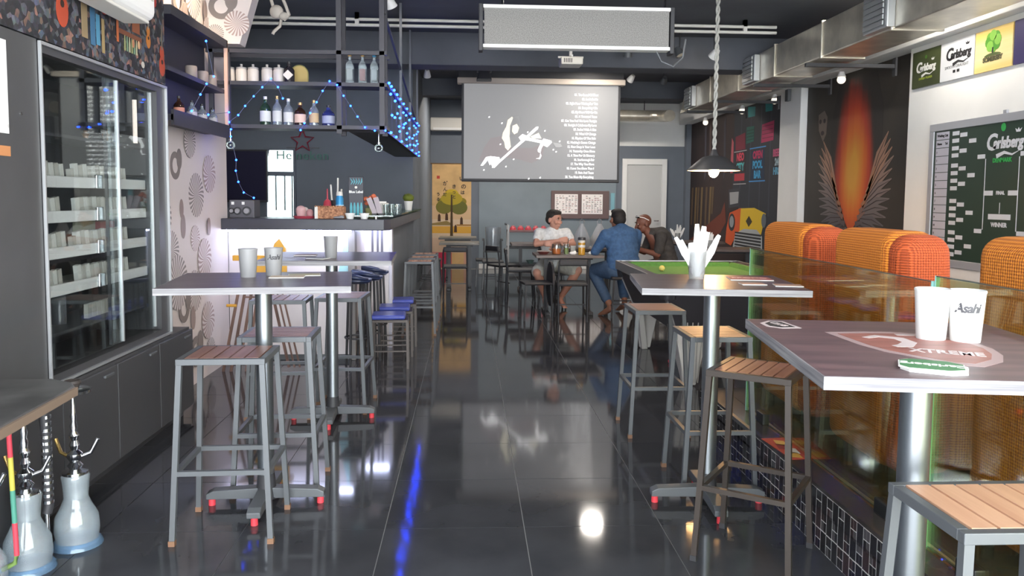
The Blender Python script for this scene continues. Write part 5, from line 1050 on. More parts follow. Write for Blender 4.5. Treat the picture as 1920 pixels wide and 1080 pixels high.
card('flyer', -1.06, 5.25, 1.0655, 4, .14, .1, 'brown flyer at back of second left table', '8c6f68', 'flyer'); card('flyer', -.93, 4.98, 1.0655, -20, .12, .09, 'grey flyer beside cup on second left table', '8c8f98', 'flyer')
lf = thing('fallen_leaflet', 'red and yellow leaflet lying on platform edge', 'leaflet', (1.53, 3.68, .2625), 5); obj('sheet', MB().box(-.06, .06, -.16, .16, 0, .002), mat('card_b8483c', 'b8483c', .55), lf)
for k in range(4): obj('print', MB().slab([(a*.03+(-.02+.02*(k % 2)), b*.05-.1+.06*k) for a, b in ((-1, -.6), (.6, -1), (1, .5), (-.4, 1))], .002, .0026), mat('card_'+['d0a04a', 'c9c0b4', '8a2a30', 'd8a860'][k], ['d0a04a', 'c9c0b4', '8a2a30', 'd8a860'][k], .6), lf)
# ================================================================== GLASS RAILING, ARMCHAIRS
M_rg = glassy('smoked_railing_glass', (.89, .89, .66), .06, .015, max_refl=.5)
for k, (y0, y1, zt, label) in enumerate(((2.61, 4.37, 1.18, 'smoked glass railing panel at far end of platform'), (.7, 2.595, 1.20, 'smoked glass railing panel at near right of photo'))):
    t = thing('glass_railing', label, 'railing', (1.57, 0, 0))
    obj('glass_pane', MB().box(-.006, .006, y0+.006, y1-.006, .264, zt-.003), M_rg, t)
    obj('polished_edge', MB().box(-.007, .007, y1-.006, y1, .264, zt), M_teal, t); obj('polished_edge', MB().box(-.007, .007, y0, y0+.006, .264, zt), M_teal, t); obj('polished_edge', MB().box(-.0065, .0065, y0+.006, y1-.006, zt-.003, zt), mat('dark_glass_edge', '3f4a45', .2), t)
    for yc in (y0+.25, y1-.25): obj('floor_clamp', MB().box(-.018, .018, yc-.05, yc+.05, .262, .32), mat('dark_clamp', '2f3030', .4, metal=.5), t, bevel=.004)
def knit(name, c1, c2, sc=290):
    """waffle-knit cloth: soft dark dimples in a diagonal grid"""
    m = mat(name, c1, .75); nt = m.node_tree; b = nt.nodes['Principled BSDF']
    tc = nd(nt, 'ShaderNodeTexCoord'); sep = nd(nt, 'ShaderNodeSeparateXYZ'); nt.links.new(tc.outputs['Object'], sep.inputs[0])
    def wave(sx, sy, sz):
        d = nd(nt, 'ShaderNodeVectorMath', operation='DOT_PRODUCT'); d.inputs[1].default_value = (sx, sy, sz); nt.links.new(tc.outputs['Object'], d.inputs[0])
        s = nd(nt, 'ShaderNodeMath', operation='SINE'); nt.links.new(d.outputs['Value'], s.inputs[0]); return s
    a = wave(sc, sc, sc); c = wave(sc, sc, -sc)
    mu_ = nd(nt, 'ShaderNodeMath', operation='MULTIPLY'); nt.links.new(a.outputs[0], mu_.inputs[0]); nt.links.new(c.outputs[0], mu_.inputs[1])
    mr = nd(nt, 'ShaderNodeMapRange'); mr.inputs['From Min'].default_value = -.35; mr.inputs['From Max'].default_value = .55; nt.links.new(mu_.outputs[0], mr.inputs[0])
    mx = nd(nt, 'ShaderNodeMixRGB'); mx.inputs[1].default_value = rgb(c1); mx.inputs[2].default_value = rgb(c2); nt.links.new(mr.outputs[0], mx.inputs[0]); nt.links.new(mx.outputs[0], b.inputs['Base Color'])
    bp = nd(nt, 'ShaderNodeBump'); bp.inputs['Strength'].default_value = .7; bp.inputs['Distance'].default_value = .006; bp.invert = True; nt.links.new(mr.outputs[0], bp.inputs['Height']); nt.links.new(bp.outputs[0], b.inputs['Normal'])
    return m
M_or = knit('orange_knit', 'e08a2e', 'a8561c'); M_lit_end = knit('red_lit_end_knit', 'c4582a', '8f3a18')
def armchair(yc, label, ht=1.06, w_=.66):
    t = thing('armchair', label, 'armchair', (1.90, yc, .262), 0, 'orange knit armchairs behind glass')
    obj('backrest', MB().frust((-.15, .11, -w_/2+.10, w_/2), (-.15, .08, -w_/2+.10, w_/2), .04, ht), M_or, t, bevel=.07, seg=5)
    obj('lit_end', MB().frust((-.14, .14, -w_/2, -w_/2+.18), (-.14, .09, -w_/2+.02, -w_/2+.18), .04, ht-.012), M_lit_end, t, bevel=.075, seg=5)  # light on the near end put into a redder knit colour
    obj('seat', MB().box(.09, .62, -w_/2+.1, w_/2-.1, .1, .44), M_or, t, bevel=.06, seg=4)
    for s in (-1, 1): obj('armrest', MB().box(.08, .62, s*(w_/2-.06)-.06, s*(w_/2-.06)+.06, .06, .62), M_or, t, bevel=.05, seg=4)
    for ax in (-.1, .55):
        for ay in (-.24, .24): obj('foot', MB().cyl((ax, ay, 0), (ax, ay, .06), .02), M_matblack, t, 40)
armchair(4.36, 'orange knit armchair farthest away behind glass railing', 1.06, .70); armchair(3.46, 'orange knit armchair in middle with reddish lit end', 1.06, .64); armchair(2.36, 'orange knit armchair nearest, cut by right edge', 1.07, .66)

# ================================================================== POOL TABLE
pt = thing('pool_table', 'black pool table with green cloth and white tapered legs', 'pool table', (2.05, 6.85, 0))
M_felt = vary(mat('green_pool_cloth', '35652f', .9), .08, (40, 40, 40)); X0, X1, Y0, Y1 = -.61, .61, -.95, .92
obj('bed', MB().box(X0+.09, X1-.09, Y0+.09, Y1-.09, .77, .80), M_felt, pt)
M_rl = mat('black_rail', '2f2f33', .3); M_rt = mat('silver_rail_trim', 'a5a6a8', .3, metal=.7)
for n_, x0, x1, y0, y1 in (('x', X0, X0+.09, Y0+.07, Y1-.07), ('x', X1-.09, X1, Y0+.07, Y1-.07), ('y', X0+.07, X1-.07, Y0, Y0+.09), ('y', X0+.07, X1-.07, Y1-.09, Y1)):
    r_ = obj('rail', MB().box(x0, x1, y0, y1, .775, .84), M_rl, pt, bevel=.006)
    cxm, cym = (x0+x1)/2, (y0+y1)/2
    if n_ == 'x': s = 1 if x0 < 0 else -1; obj('cushion', MB().frust((min(cxm, cxm+s*.09), max(cxm, cxm+s*.09), y0+.06, y1-.06), (min(cxm, cxm+s*.07), max(cxm, cxm+s*.07), y0+.05, y1-.05), .80, .838), M_felt, r_); obj('trim', MB().box(x0-.004 if s > 0 else x1-.012, x0+.012 if s > 0 else x1+.004, y0-.06, y1+.06, .765, .845), M_rt, r_)
    else: s = 1 if y0 < 0 else -1; obj('cushion', MB().frust((x0+.06, x1-.06, min(cym, cym+s*.09), max(cym, cym+s*.09)), (x0+.05, x1-.05, min(cym, cym+s*.07), max(cym, cym+s*.07)), .80, .838), M_felt, r_); obj('trim', MB().box(x0-.06, x1+.06, y0-.004 if s > 0 else y1-.012, y0+.012 if s > 0 else y1+.004, .765, .845), M_rt, r_)
for ax, ay in ((X0+.07, Y0+.07), (X1-.07, Y0+.07), (X0+.07, Y1-.07), (X1-.07, Y1-.07)): obj('corner_pocket', MB().lathe([(0, .70), (.05, .72), (.06, .842), (.075, .842), (.07, .76), (.06, .69), (0, .69)], (ax, ay, 0)), M_rl, pt, 40)
obj('apron', MB().frust((X0+.16, X1-.16, Y0+.14, Y1-.14), (X0+.02, X1-.02, Y0+.02, Y1-.02), .42, .775), mat('black_apron', '323033', .35), pt, bevel=.006)
for sx_ in (-1, 1):
    for sy_ in (-1, 1): obj('corner_trim', MB().bar((sx_*(X1-.02), (Y1-.02 if sy_ > 0 else Y0+.02), .775), (sx_*(X1-.16), (Y1-.14 if sy_ > 0 else Y0+.14), .42), .014), M_rt, pt)
M_lg = mat('white_tapered_leg', 'b9b6b0', .5)
for sx_ in (-1, 1):
    for sy_ in (-1, 1):
        cx0, cy0 = sx_*.47, (.78 if sy_ > 0 else -.81)
        l = obj('leg', MB().frust((cx0-sx_*.12-.03, cx0-sx_*.12+.03, cy0-sy_*.02-.05, cy0-sy_*.02+.05), (cx0-.02, cx0+.02, cy0-sy_*.30 if sy_ > 0 else cy0, cy0 if sy_ > 0 else cy0+.30), 0, .60), M_lg, pt, bevel=.006)
        obj('leg_wing', MB().frust((cx0-sx_*.12-.04, cx0-sx_*.12+.06, cy0-sy_*.01-.02, cy0-sy_*.01+.02), (min(cx0, cx0-sx_*.30), max(cx0, cx0-sx_*.30), cy0-.02, cy0+.02), .01, .58), M_lg, l, bevel=.006)
for r_ in range(5): obj('leg_rib', MB().bar((-.47+.05+r_*.045, -.835, .55), (-.35+r_*.018, -.825, .03), .008), mat('rib_grey', '8f8d88', .5), pt)
o = obj('cue_ball', MB().ball((0, 0, .0265), .0265, 20, 14), mat('ivory_ball', 'd9c46a', .15), None, 60, loc=(1.737, 7.1, .80)); tag(o, 'single yellowish ball on green pool cloth', 'ball')
cq = thing('pool_cue_rest', 'thin red tipped rest leaning under pool table', 'cue', (1.78, 6.9, 0), 0); obj('shaft', MB().cyl((0, 0, .02), (.02, .06, .55), .006, n=8), mat('dark_red_shaft', '7a2f35', .4), cq, 40); obj('tip', MB().ball((0, 0, .02), .02, 12, 8), M_red, cq, 60)

# ================================================================== DINING TABLES AND CHAIRS AT THE BACK
M_dt = vary(mat('brown_table_top', '5f534f', .35), .15, (4, 20, 4)); M_bk = mat('black_chair_metal', '2c2c30', .4); M_seat = mat('black_seat_pad', '29282c', .5)
def dining(x, y, w_, d_, label, z=.75, rz=0, m=M_dt):
    t = thing('dining_table', label, 'table', (x, y, 0), rz); obj('tabletop', MB().box(-w_/2, w_/2, -d_/2, d_/2, z-.035, z), m, t, bevel=.004)
    for ax in (-1, 1):
        obj('pedestal', MB().box(ax*(w_/2-.15)-.025, ax*(w_/2-.15)+.025, -.025, .025, .04, z-.035), M_bk, t); obj('foot_bar', MB().box(ax*(w_/2-.15)-.03, ax*(w_/2-.15)+.03, -d_/2+.06, d_/2-.06, 0, .04), M_bk, t, bevel=.005)
    obj('under_frame', MB().box(-w_/2+.1, w_/2-.1, -.03, .03, z-.075, z-.035), M_bk, t)
    return t
dining(1.24, 10.02, .84, .62, 'brown dining table with drinks where men sit'); dining(1.62, 11.35, 1.0, .6, 'dark dining table holding plastic bags behind the men')
dining(.42+.0, 11.6, .6, .6, 'dark table edge just left behind white shirted man').location = (.95, 12.4, 0)
dining(-.15, 12.6, .62, .6, 'nearer dark dining table in front of yellow banner', .75, 0, vary(mat('grey_brown_top', '6f6a62', .4), .1, (5, 5, 5))); dining(-.2, 14.2, .66, .6, 'farther dark dining table in front of yellow banner', .75, 0, MATS['grey_brown_top'])
dining(3.65, 11.3, 1.0, .6, 'brown table with tissue cup near right wall mural'); dining(3.6, 13.2, 1.2, .6, 'long dark table farthest along right wall mural'); dining(2.62, 11.95, .8, .6, 'dark table behind the bald man')
tissue_cup(3.42, 11.2, .75, 'tissue cup on brown table near mural, right of pair', 1.0, 9); tissue_cup(3.42, 12.98, .75, 'tissue cup on long dark table, left of pair', 1.2, 12)
def cstool(x, y, label, h=.45, rz=0):
    t = thing('black_stool', label, 'stool', (x, y, 0), rz, 'black metal stools'); obj('seat', MB().box(-.17, .17, -.17, .17, h-.035, h), M_seat, t, bevel=.012)
    for ax in (-1, 1):
        for ay in (-1, 1): obj('leg', MB().bar((ax*.14, ay*.14, h-.035), (ax*.17, ay*.17, 0), .02), M_bk, t)
    for ax in (-1, 1): obj('stretcher', MB().bar((ax*.16, -.16, .15), (ax*.16, .16, .15), .014), M_bk, t)
    for ay in (-1, 1): obj('stretcher', MB().bar((-.16, ay*.16, .17), (.16, ay*.16, .17), .014), M_bk, t)
    return t
def chair(x, y, rz, label):
    t = thing('black_chair', label, 'chair', (x, y, 0), rz, 'black metal chairs'); obj('seat', MB().box(-.19, .19, -.19, .19, .42, .455), M_seat, t, bevel=.012)
    for ax in (-1, 1):
        obj('rear_leg', MB().tube([(ax*.17, .20, 0), (ax*.175, .18, .44), (ax*.17, .205, .66), (ax*.165, .21, .70)], .012, 8), M_bk, t, 50); obj('front_leg', MB().cyl((ax*.17, -.17, .42), (ax*.18, -.2, 0), .012, n=8), M_bk, t, 40)
    obj('back_pad', MB().box(-.17, .17, .19, .225, .66, .735), M_seat, t, bevel=.016, seg=3); obj('stretcher', MB().bar((-.175, 0, .18), (.175, 0, .18), .014), M_bk, t)
    return t
chair(1.22, 9.45, 180, 'black chair with its back to camera in front of dining table'); cstool(1.10, 10.55, 'black stool under the white shirted man', .47); cstool(1.90, 9.72, 'black stool under the man in blue', .5); cstool(2.50, 10.35, 'black stool under the bald man', .48)
cw = thing('wheel_guard_chair', 'black round backed chair at left end of dining table', 'chair', (.80, 9.52, 0), -82)
obj('seat', MB().box(-.17, .17, -.17, .17, .42, .45), M_seat, cw, bevel=.012); obj('round_back', MB().prism(ring(0, .42, .17, .27, 24), .17, .2), M_seat, cw, bevel=.006)
for ax in (-1, 1):
    for ay in (-1, 1): obj('leg', MB().bar((ax*.15, ay*.15, .42), (ax*.17, ay*.17, 0), .02), M_bk, cw)
for k, (x, y) in enumerate(((-.66, 12.3), (.38, 12.7), (-.62, 13.0), (.28, 13.1))): cstool(x, y, ['black stool at near left of banner tables', 'black stool at near right of banner tables', 'black stool at far left of banner tables', 'black stool at far right of banner tables'][k])
chair(-.2, 11.75, 180, 'black chair tucked under nearer banner table'); chair(.72, 11.2, 90, 'black chair left of white shirted man'); chair(.52, 11.98, 120, 'black chair behind table beside drinks trolley'); chair(3.0, 10.75, -90, 'black chair right of bald man'); chair(3.55, 12.4, 200, 'black chair between the mural tables')
# plastic tub on a high chair
hc = thing('serving_stand', 'black metal stand with armrests against back wall', 'stand', (.44, 15.0, 0))
for ax in (-1, 1):
    for ay in (-1, 1): obj('leg', MB().bar((ax*.16, ay*.16, 0), (ax*.16, ay*.16, .66 if ay > 0 else .46), .025), M_bk, hc)
    obj('armrest', MB().bar((ax*.17, -.16, .66), (ax*.17, .17, .66), .04, .03), M_bk, hc); obj('arm_post', MB().bar((ax*.16, -.15, .45), (ax*.16, -.15, .66), .025), M_bk, hc)
obj('shelf', MB().box(-.17, .17, -.17, .17, .43, .46), M_bk, hc)
tb_ = thing('plastic_tub', 'tall clear plastic tub standing on black stand', 'tub', (.45, 15.0, .46)); obj('tub', MB().lathe([(0, 0), (.13, 0), (.15, .42), (.145, .44), (.14, .42), (.12, .01), (0, .01)], n=24), M_clearpl, tb_, 40); obj('contents', MB().cyl((0, 0, .011), (0, 0, .04), .118), mat('pale_contents', 'b5ad98', .8), tb_, 40)
# trolley with red bowls
tr2 = thing('service_trolley', 'black service trolley with pale legs by back wall', 'trolley', (1.15, 15.7, 0))
for z in (.12, .46, .78): obj('tray', MB().box(-.4, .4, -.22, .22, z, z+.04), M_bk if z < .7 else mat('dusty_rose_tray', '7c5a5c', .5), tr2, bevel=.006)
for ax in (-1, 1):
    for ay in (-1, 1): l = obj('post', MB().bar((ax*.39, ay*.21, .06), (ax*.39, ay*.21, .92 if ax < 0 else .84), .035), mat('pale_grey_post', 'b0b0b2', .4) if ax < 0 else M_bk, tr2); obj('castor', MB().cyl((ax*.39-.012, ay*.21, .03), (ax*.39+.012, ay*.21, .03), .03), M_bk, l, 40)
obj('push_handle', MB().bar((-.43, -.2, .93), (-.43, .2, .93), .03), M_bk, tr2)
for k in range(5):
    t = thing('red_bowl', ['first', 'second', 'third', 'fourth', 'fifth'][k]+' red bowl from left, upside down on trolley', 'bowl', (.86+k*.15, 15.68, .82), 0, 'red bowls on trolley'); obj('bowl', MB().lathe([(.065, 0), (.06, .04), (.03, .07), (.03, .08), (0, .08)], n=16), mat('red_bowl', 'b84450', .35), t, 40); obj('foot_ring', MB().lathe([(.032, .07), (.032, .085), (.026, .085), (.026, .075)], n=16), mat('pale_red', 'd08a8c', .4), t, 40)
t = thing('teal_bowl', 'pale teal bowl on lowest trolley shelf', 'bowl', (1.2, 15.62, .16)); obj('bowl', MB().lathe([(0, 0), (.04, 0), (.08, .07), (.075, .07), (0, .01)], n=16), mat('pale_teal', '86a8a4', .5), t, 40); obj('foot_ring', MB().lathe([(.04, 0), (.042, 0), (.042, .01), (.04, .01)], n=16), mat('pale_teal', '86a8a4', .5), t, 40)
# things on the men's table
Zt = .75
j = thing('orange_jug', 'glass jug of orange drink on dining table', 'jug', (1.09, 9.92, Zt)); obj('jug', MB().lathe([(0, 0), (.055, 0), (.065, .08), (.055, .13), (.052, .13), (.06, .08), (.05, .006), (0, .006)]), M_clear, j, 40); obj('drink', MB().lathe([(0, .006), (.05, .006), (.06, .07), (0, .07)]), mat('orange_drink', 'c0703a', .3), j, 40); obj('handle', MB().tube([(.06, 0, .11), (.1, 0, .09), (.1, 0, .05), (.062, 0, .03)], .007, 6), M_clear, j, 60)
j = thing('green_drink_glass', 'glass of green drink with straw on dining table', 'glass', (1.21, 9.9, Zt)); obj('glass', MB().lathe([(0, 0), (.03, 0), (.036, .13), (.033, .13), (.028, .006), (0, .006)]), M_clear, j, 40); obj('drink', MB().lathe([(0, .006), (.027, .006), (.031, .08), (0, .08)]), mat('green_drink', '8a9a5a', .3), j, 40); obj('straw', MB().cyl((0, 0, .02), (.03, .01, .2), .004, n=6), M_kprint, j)
j = thing('grey_box', 'small grey square box beside green drink', 'box', (1.31, 10.02, Zt)); obj('box', MB().box(-.03, .03, -.03, .03, 0, .09), mat('grey_card_box', '9c9c94', .6), j, bevel=.003); obj('lid', MB().box(-.032, .032, -.032, .032, .085, .1), mat('pale_grey_lid', 'a8a8a4', .6), j)
for k, (x, y) in enumerate(((1.29, 9.85), (1.53, 9.9))):
    o = thing('crumpled_tissue', ['crumpled white tissue beside grey box', 'crumpled white tissue right of beer bottle carton'][k], 'tissue', (x, y, Zt)); obj('paper', MB().ball((0, 0, .02), (.045, .03, .022), 9, 6).ball((.02, 0, .035), (.02, .02, .015), 7, 5), M_paperwhite, o)
j = thing('beer_jar', 'tall amber beer jar with white labels and dark lid', 'jar', (1.40, 9.88, Zt)); obj('glass', MB().lathe([(0, 0), (.043, 0), (.045, .16), (.04, .18), (0, .18)]), mat('amber_beer', 'b8892c', .2), j, 40); obj('label_band', MB().lathe([(.0455, .09), (.046, .09), (.046, .12), (.0455, .12)]), M_offwhite, j, 40); obj('upper_label', MB().lathe([(.0445, .15), (.046, .15), (.044, .18), (.043, .18)]), M_offwhite, j, 40); obj('lid', MB().lathe([(0, .18), (.048, .18), (.05, .2), (.046, .215), (0, .215)]), mat('dark_lid', '3a3a3e', .4), j, 40)
j = thing('food_dish', 'dark red dish with white rim at left end of dining table', 'dish', (.93, 9.95, Zt)); obj('dish', MB().lathe([(0, 0), (.05, 0), (.085, .035), (.08, .035), (.045, .008), (0, .008)]), mat('dark_red_dish', '6f3a36', .4), j, 40); obj('rim', MB().lathe([(.08, .034), (.087, .036), (.084, .04)]), M_offwhite, j, 40)
M_bag = glassy('thin_bag_plastic', (.82, .84, .86), .14, .15, diffuse='d5d6da', dmix=.5)
def bag(x, y, label, seed):
    r_ = random.Random(seed); t = thing('plastic_bag', label, 'bag', (x, y, .75)); mb = MB(); n = 18; prof = [(.04, 0), (.11, .01), (.125, .07), (.12, .13), (.09, .2), (.055, .28), (.02, .34)]; vs = []; fs = []
    for i, (r, z) in enumerate(prof): vs += [(r*(1+.12*r_.uniform(-1, 1))*math.cos(2*math.pi*k/n), .75*r*(1+.12*r_.uniform(-1, 1))*math.sin(2*math.pi*k/n), z+.008*r_.uniform(-1, 1)*(i > 1)) for k in range(n)]
    for i in range(len(prof)-1): fs += [(i*n+k, i*n+(k+1) % n, (i+1)*n+(k+1) % n, (i+1)*n+k) for k in range(n)]
    obj('bag_skin', mb.add(vs, fs), M_bag, t, 60); obj('loop_handle', MB().tube([(-.03, 0, .30), (-.03, 0, .38), (0, 0, .41), (.03, 0, .38), (.03, 0, .30)], .006, 6), M_bag, t, 60); obj('food_pack', MB().ball((0, 0, .07), (.09, .06, .06), 12, 8), mat('pale_food_pack', 'd2cab0' if seed == 1 else 'c8b8ac', .6), t, 60)
bag(1.60, 11.3, 'clear plastic bag with cream food pack on table behind', 1); bag(1.86, 11.35, 'clear plastic bag with loop handles nearer man in blue', 2)
o = thing('white_napkin', 'folded white napkin standing behind man\'s shoulder', 'napkin', (1.35, 11.3, .75)); obj('napkin', MB().add([(-.06, 0, 0), (.08, 0, 0), (.06, .01, .2), (-.02, .04, .02), (.02, .05, 0)], [(0, 1, 2), (0, 2, 3), (1, 4, 2), (4, 3, 2), (0, 3, 4, 1)]), M_paperwhite, o); obj('fold', MB().add([(0, -.004, .0), (.07, -.004, .02), (.055, .006, .18)], [(0, 1, 2), (2, 1, 0)]), M_paperwhite, o)
# ================================================================== PEOPLE
def fuse(name, mb, m, parent, voxel=.011, smooth_it=4):
    me = mesh_of(name, mb, None); o = bpy.data.objects.new(name, me); COL.objects.link(o)
    r = o.modifiers.new('r', 'REMESH'); r.mode = 'VOXEL'; r.voxel_size = voxel; r.use_smooth_shade = True
    s = o.modifiers.new('s', 'SMOOTH'); s.iterations = smooth_it; s.factor = .5
    e = bpy.data.meshes.new_from_object(o.evaluated_get(bpy.context.evaluated_depsgraph_get())); bpy.data.objects.remove(o)
    e.materials.clear(); e.materials.append(m); e.polygons.foreach_set('use_smooth', [True]*len(e.polygons))
    return link(name, e, parent)
V = Vector
def hand(mb, wrist, d, palm_n, s=1.0, side=1, curl=.5):
    """palm, four unequal bent fingers and a thumb leaving the side of the palm"""
    d = V(d).normalized(); n = V(palm_n).normalized(); x = d.cross(n).normalized()*side; w0 = V(wrist)
    mb.capsule(w0, w0+d*.03*s, .024*s, .03*s)
    for k in (-1.5, -.5, .5, 1.5): mb.capsule(w0+d*.025*s+x*k*.012*s, w0+d*.08*s+x*k*.018*s, .016*s, .013*s)
    for k, L_ in ((-1.5, .055), (-.5, .072), (.5, .078), (1.5, .068)):
        p0 = w0+d*.082*s+x*k*.019*s; p1 = p0+(d*.8+n*curl*.5)*L_*.5*s; p2 = p1+(d*.4+n*curl)*L_*.45*s
        mb.capsule(p0, p1, .0105*s, .0095*s); mb.capsule(p1, p2, .0095*s, .008*s)
    p0 = w0+d*.03*s+x*.034*s; p1 = p0+(d*.5+x*.7+n*.25)*.035*s; p2 = p1+(d*.9+x*.2+n*.3)*.03*s
    mb.capsule(p0, p1, .013*s, .011*s); mb.capsule(p1, p2, .011*s, .009*s)
def head(mb, c, yaw, s=1.0, pitch=0):
    """face toward local -y before turning"""
    M = Matrix.Translation(c) @ Matrix.Rotation(R(yaw), 4, 'Z') @ Matrix.Rotation(R(pitch), 4, 'X') @ Matrix.Scale(s, 4)
    T = lambda p: M @ V(p)
    mb.ball((0, .012, .03), (.078, .098, .088), 20, 14, M); mb.ball((0, -.015, -.045), (.062, .072, .075), 18, 12, M)
    mb.ball((0, -.05, -.095), (.036, .03, .024), 12, 8, M)                         # chin
    mb.capsule(T((0, -.092, .012)), T((0, -.112, -.03)), .009*s, .015*s)           # nose
    for sx in (-1, 1):
        mb.ball((sx*.016, -.098, -.032), (.011, .012, .009), 8, 6, M); mb.ball((sx*.08, .012, -.01), (.012, .022, .034), 10, 8, M)   # nostril wings, ears
        mb.ball((sx*.042, -.068, -.025), (.028, .024, .024), 10, 8, M); mb.ball((sx*.03, -.085, .03), (.026, .012, .009), 10, 6, M)  # cheeks, brows
    mb.ball((0, -.086, -.064), (.026, .012, .007), 10, 6, M); mb.ball((0, -.083, -.076), (.023, .012, .008), 10, 6, M)               # lips
    return M
def eyes_mouth(t, M, skin_lip):
    for sx in (-1, 1):
        e = obj('eye', MB().ball((sx*.031, -.082, .012), (.013, .008, .008), 12, 8, M), mat('eye_white', 'dcd6d0', .3), t, 60); obj('iris', MB().ball((sx*.031, -.0885, .012), (.006, .003, .006), 10, 6, M), mat('dark_iris', '241a16', .2), e, 60)
        obj('eyebrow', MB().ball((sx*.031, -.093, .034), (.022, .006, .005), 10, 6, M), mat('eyebrow_dark', '2c2420', .8), t, 60)
    obj('lips', MB().ball((0, -.095, -.0695), (.021, .005, .0035), 10, 6, M), mat(skin_lip, skin_lip, .5), t, 60)
def person(label, loc, rz, skin, shirt, trousers, J, headyaw, headpitch=0, bulk=1.0, seat=.47, shorts=False, sleeve=.55, hair=None, lip='8a5548'):
    t = thing('person', label, 'person', loc, rz); body = MB(); sh_ = MB(); tr_ = MB()
    hip, chest, neck, hc = V(J['hip']), V(J['chest']), V(J['neck']), V(J['head'])
    up_ = (neck-hip)
    # body
    body.capsule(hip, chest, .12*bulk, .125*bulk); body.capsule(chest, neck-V((0, 0, .05)), .12*bulk, .07); body.capsule(neck-V((0, 0, .06)), hc+V((0, .02, -.06)), .058, .055)
    M = head(body, hc, headyaw, 1.03, headpitch)
    for s, nm in ((-1, 'R'), (1, 'L')):
        a = [V(p) for p in J['arm'+nm]]; l = [V(p) for p in J['leg'+nm]]
        body.capsule(a[0], a[1], .05, .042); body.capsule(a[1], a[2], .041, .027); hand(body, a[2], (a[2]-a[1])+V(J.get('hd'+nm, (0, 0, 0))), J.get('pn'+nm, (0, .2, -1)), 1.05, s)
        body.capsule(l[0], l[1], .085*bulk, .06); body.capsule(l[1], l[1].lerp(l[2], .4), .058, .056); body.capsule(l[1].lerp(l[2], .4), l[2], .056, .036)
        f = V(J['foot'+nm]); body.capsule(l[2]-V((0, 0, .03)), l[2]+f*.5+V((0, 0, -.055)), .04, .036); body.capsule(l[2]+f*.5+V((0, 0, -.055)), l[2]+f+V((0, 0, -.07)), .036, .022)
        for q_ in range(4): sd = f.cross(V((0, 0, 1))).normalized(); body.capsule(l[2]+f*.95+sd*(q_-1.5)*.014+V((0, 0, -.07)), l[2]+f*1.15+sd*(q_-1.5)*.016+V((0, 0, -.075)), .012, .009)
        # shirt sleeve, trousers leg
        e = a[0].lerp(a[1], sleeve) if sleeve <= 1 else a[1].lerp(a[2], sleeve-1)
        if sleeve <= 1: sh_.capsule(a[0], e, .068*bulk**.5, .064)
        else: sh_.capsule(a[0], a[1], .07*bulk**.5, .058); sh_.capsule(a[1], e, .057, .042)
        sh_.capsule(chest+V((0, 0, .1)), a[0], .1*bulk, .07)
        tr_.capsule(hip, l[0], .12*bulk, .11*bulk)
        if shorts: tr_.capsule(l[0], l[0].lerp(l[1], .86), .112*bulk, .094)
        else: tr_.capsule(l[0], l[1], .108*bulk, .08); tr_.capsule(l[1], l[1].lerp(l[2], .8), .079, .062)
    sx_, sy_ = .165*bulk, .125*bulk
    for k in range(6):
        c = hip.lerp(chest+V((0, 0, .12)), k/5); sh_.ball(tuple(c), (sx_*(1.08-.04*k) if k < 3 else sx_*1.02, sy_*(1.08-.03*k), .1), 20, 12)
    sh_.capsule(chest+V((0, 0, .14)), neck-V((0, 0, .03)), .11, .072)
    fuse('body', body, mat('skin_'+skin, skin, .55), t, .009, 2); fuse('shirt', sh_, vary(mat('cloth_'+shirt, shirt, .9), .1, (30, 30, 30)), t, .012, 6); fuse('shorts' if shorts else 'trousers', tr_, vary(mat('cloth_'+trousers, trousers, .9), .08, (30, 30, 30)), t, .012, 5)
    if hair:
        hb = MB(); hb.ball((0, .028, .048), (.086, .1, .085), 20, 14, M); hb.ball((0, .05, .0), (.082, .08, .075), 18, 12, M); hb.ball((0, -.03, .095), (.07, .055, .035), 16, 10, M)
        fuse('hair', hb, vary(mat('hair_'+hair, hair, .7), .3, (90, 90, 90)), t, .009, 2)
    eyes_mouth(t, M, lip)
    return t, M
# man in the white T-shirt, arms folded, facing the camera and looking to his left
J = dict(hip=(0, 0, .58), chest=(0, -.01, .84), neck=(.01, -.03, 1.05), head=(.015, -.05, 1.165),
         armR=[(-.185, -.01, .99), (-.245, -.15, .85), (.02, -.30, .90)], armL=[(.185, -.01, .99), (.25, -.14, .85), (-.02, -.25, .86)], hdR=(.1, .05, .02), hdL=(-.1, .05, .0), pnR=(0, .9, -.1), pnL=(0, .9, -.1),
         legR=[(-.1, -.02, .56), (-.26, -.36, .50), (-.12, -.17, .16)], legL=[(.1, -.02, .56), (.27, -.34, .52), (.09, -.12, .14)], footR=(-.02, -.15, -.03), footL=(.03, -.15, -.03))
person('man in white t-shirt with folded arms seated at dining table', (1.10, 10.52, 0), 5, 'c08f7c', 'd4d6d6', 'b5b3a8', J, 38, 6, .95, .47, True, .5, '2a2622', 'a86a60')
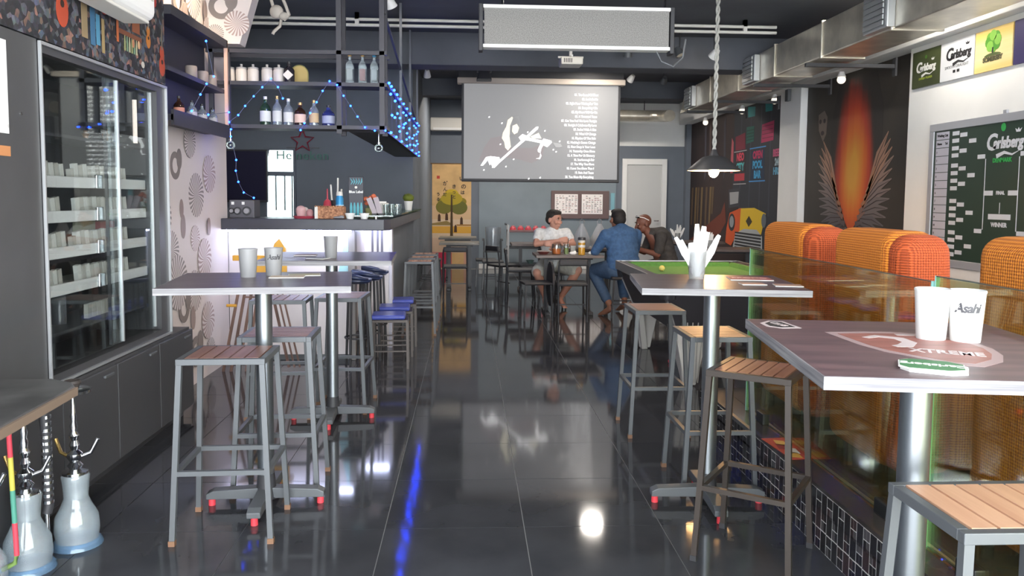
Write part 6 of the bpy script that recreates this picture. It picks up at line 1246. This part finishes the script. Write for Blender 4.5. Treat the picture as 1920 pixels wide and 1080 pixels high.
# man in blue, seen from behind
J = dict(hip=(0, 0, .62), chest=(0, -.06, .90), neck=(0, -.12, 1.09), head=(.0, -.17, 1.19),
         armR=[(-.21, -.07, 1.0), (-.29, -.22, .80), (-.16, -.44, .80)], armL=[(.21, -.07, 1.0), (.29, -.2, .79), (.17, -.42, .80)], pnR=(0, 0, -1), pnL=(0, 0, -1),
         legR=[(-.1, -.03, .58), (-.2, -.42, .56), (-.14, -.2, .14)], legL=[(.1, -.03, .58), (.22, -.40, .54), (.18, .02, .13)], footR=(0, -.16, -.04), footL=(.05, -.15, -.04))
person('broad man in blue denim shirt seated with back to camera', (1.90, 9.74, 0), 198, '8a5f4c', '3c5a80', '3f5470', J, 0, 0, 1.28, .5, False, 1.85, '1d1b1c', '7a463c')
# bald man in dark shirt leaning forward in profile
J = dict(hip=(0, .02, .58), chest=(0, -.08, .84), neck=(0, -.22, 1.03), head=(0, -.32, 1.125),
         armR=[(-.2, -.14, .97), (-.24, -.22, .74), (-.1, -.44, .80)], armL=[(.2, -.14, .97), (.24, -.2, .74), (.1, -.42, .80)], pnR=(0, 0, -1), pnL=(0, 0, -1),
         legR=[(-.1, -.02, .56), (-.18, -.42, .5), (-.16, -.34, .12)], legL=[(.1, -.02, .56), (.18, -.42, .5), (.16, -.3, .12)], footR=(0, -.15, -.03), footL=(0, -.15, -.03))
pb, Mh = person('bald man in dark shirt with sunglasses pushed up, leaning in', (2.59, 10.37, 0), -84, '744a3c', '3f3c3b', '37373c', J, 0, 12, 1.15, .48, False, .8, None, '5f3830')
sg = thing('sunglasses', 'dark sunglasses with white frame pushed up on bald head', 'sunglasses', (2.59, 10.37, 0), -84)
for s in (-1, 1):
    obj('lens', MB().ball((s*.038, -.058, .098), (.032, .018, .016), 12, 8, Mh), mat('sunglass_lens', '1f2022', .1), sg, 60); obj('temple_arm', MB().tube([tuple(Mh @ V((s*.07, -.055, .1))), tuple(Mh @ V((s*.09, -.0, .075))), tuple(Mh @ V((s*.092, .05, .035)))], .005, 6), M_whitepl, sg, 60)
obj('bridge', MB().tube([tuple(Mh @ V((-.07, -.06, .108))), tuple(Mh @ V((0, -.085, .104))), tuple(Mh @ V((.07, -.06, .108)))], .005, 6), M_whitepl, sg, 60)
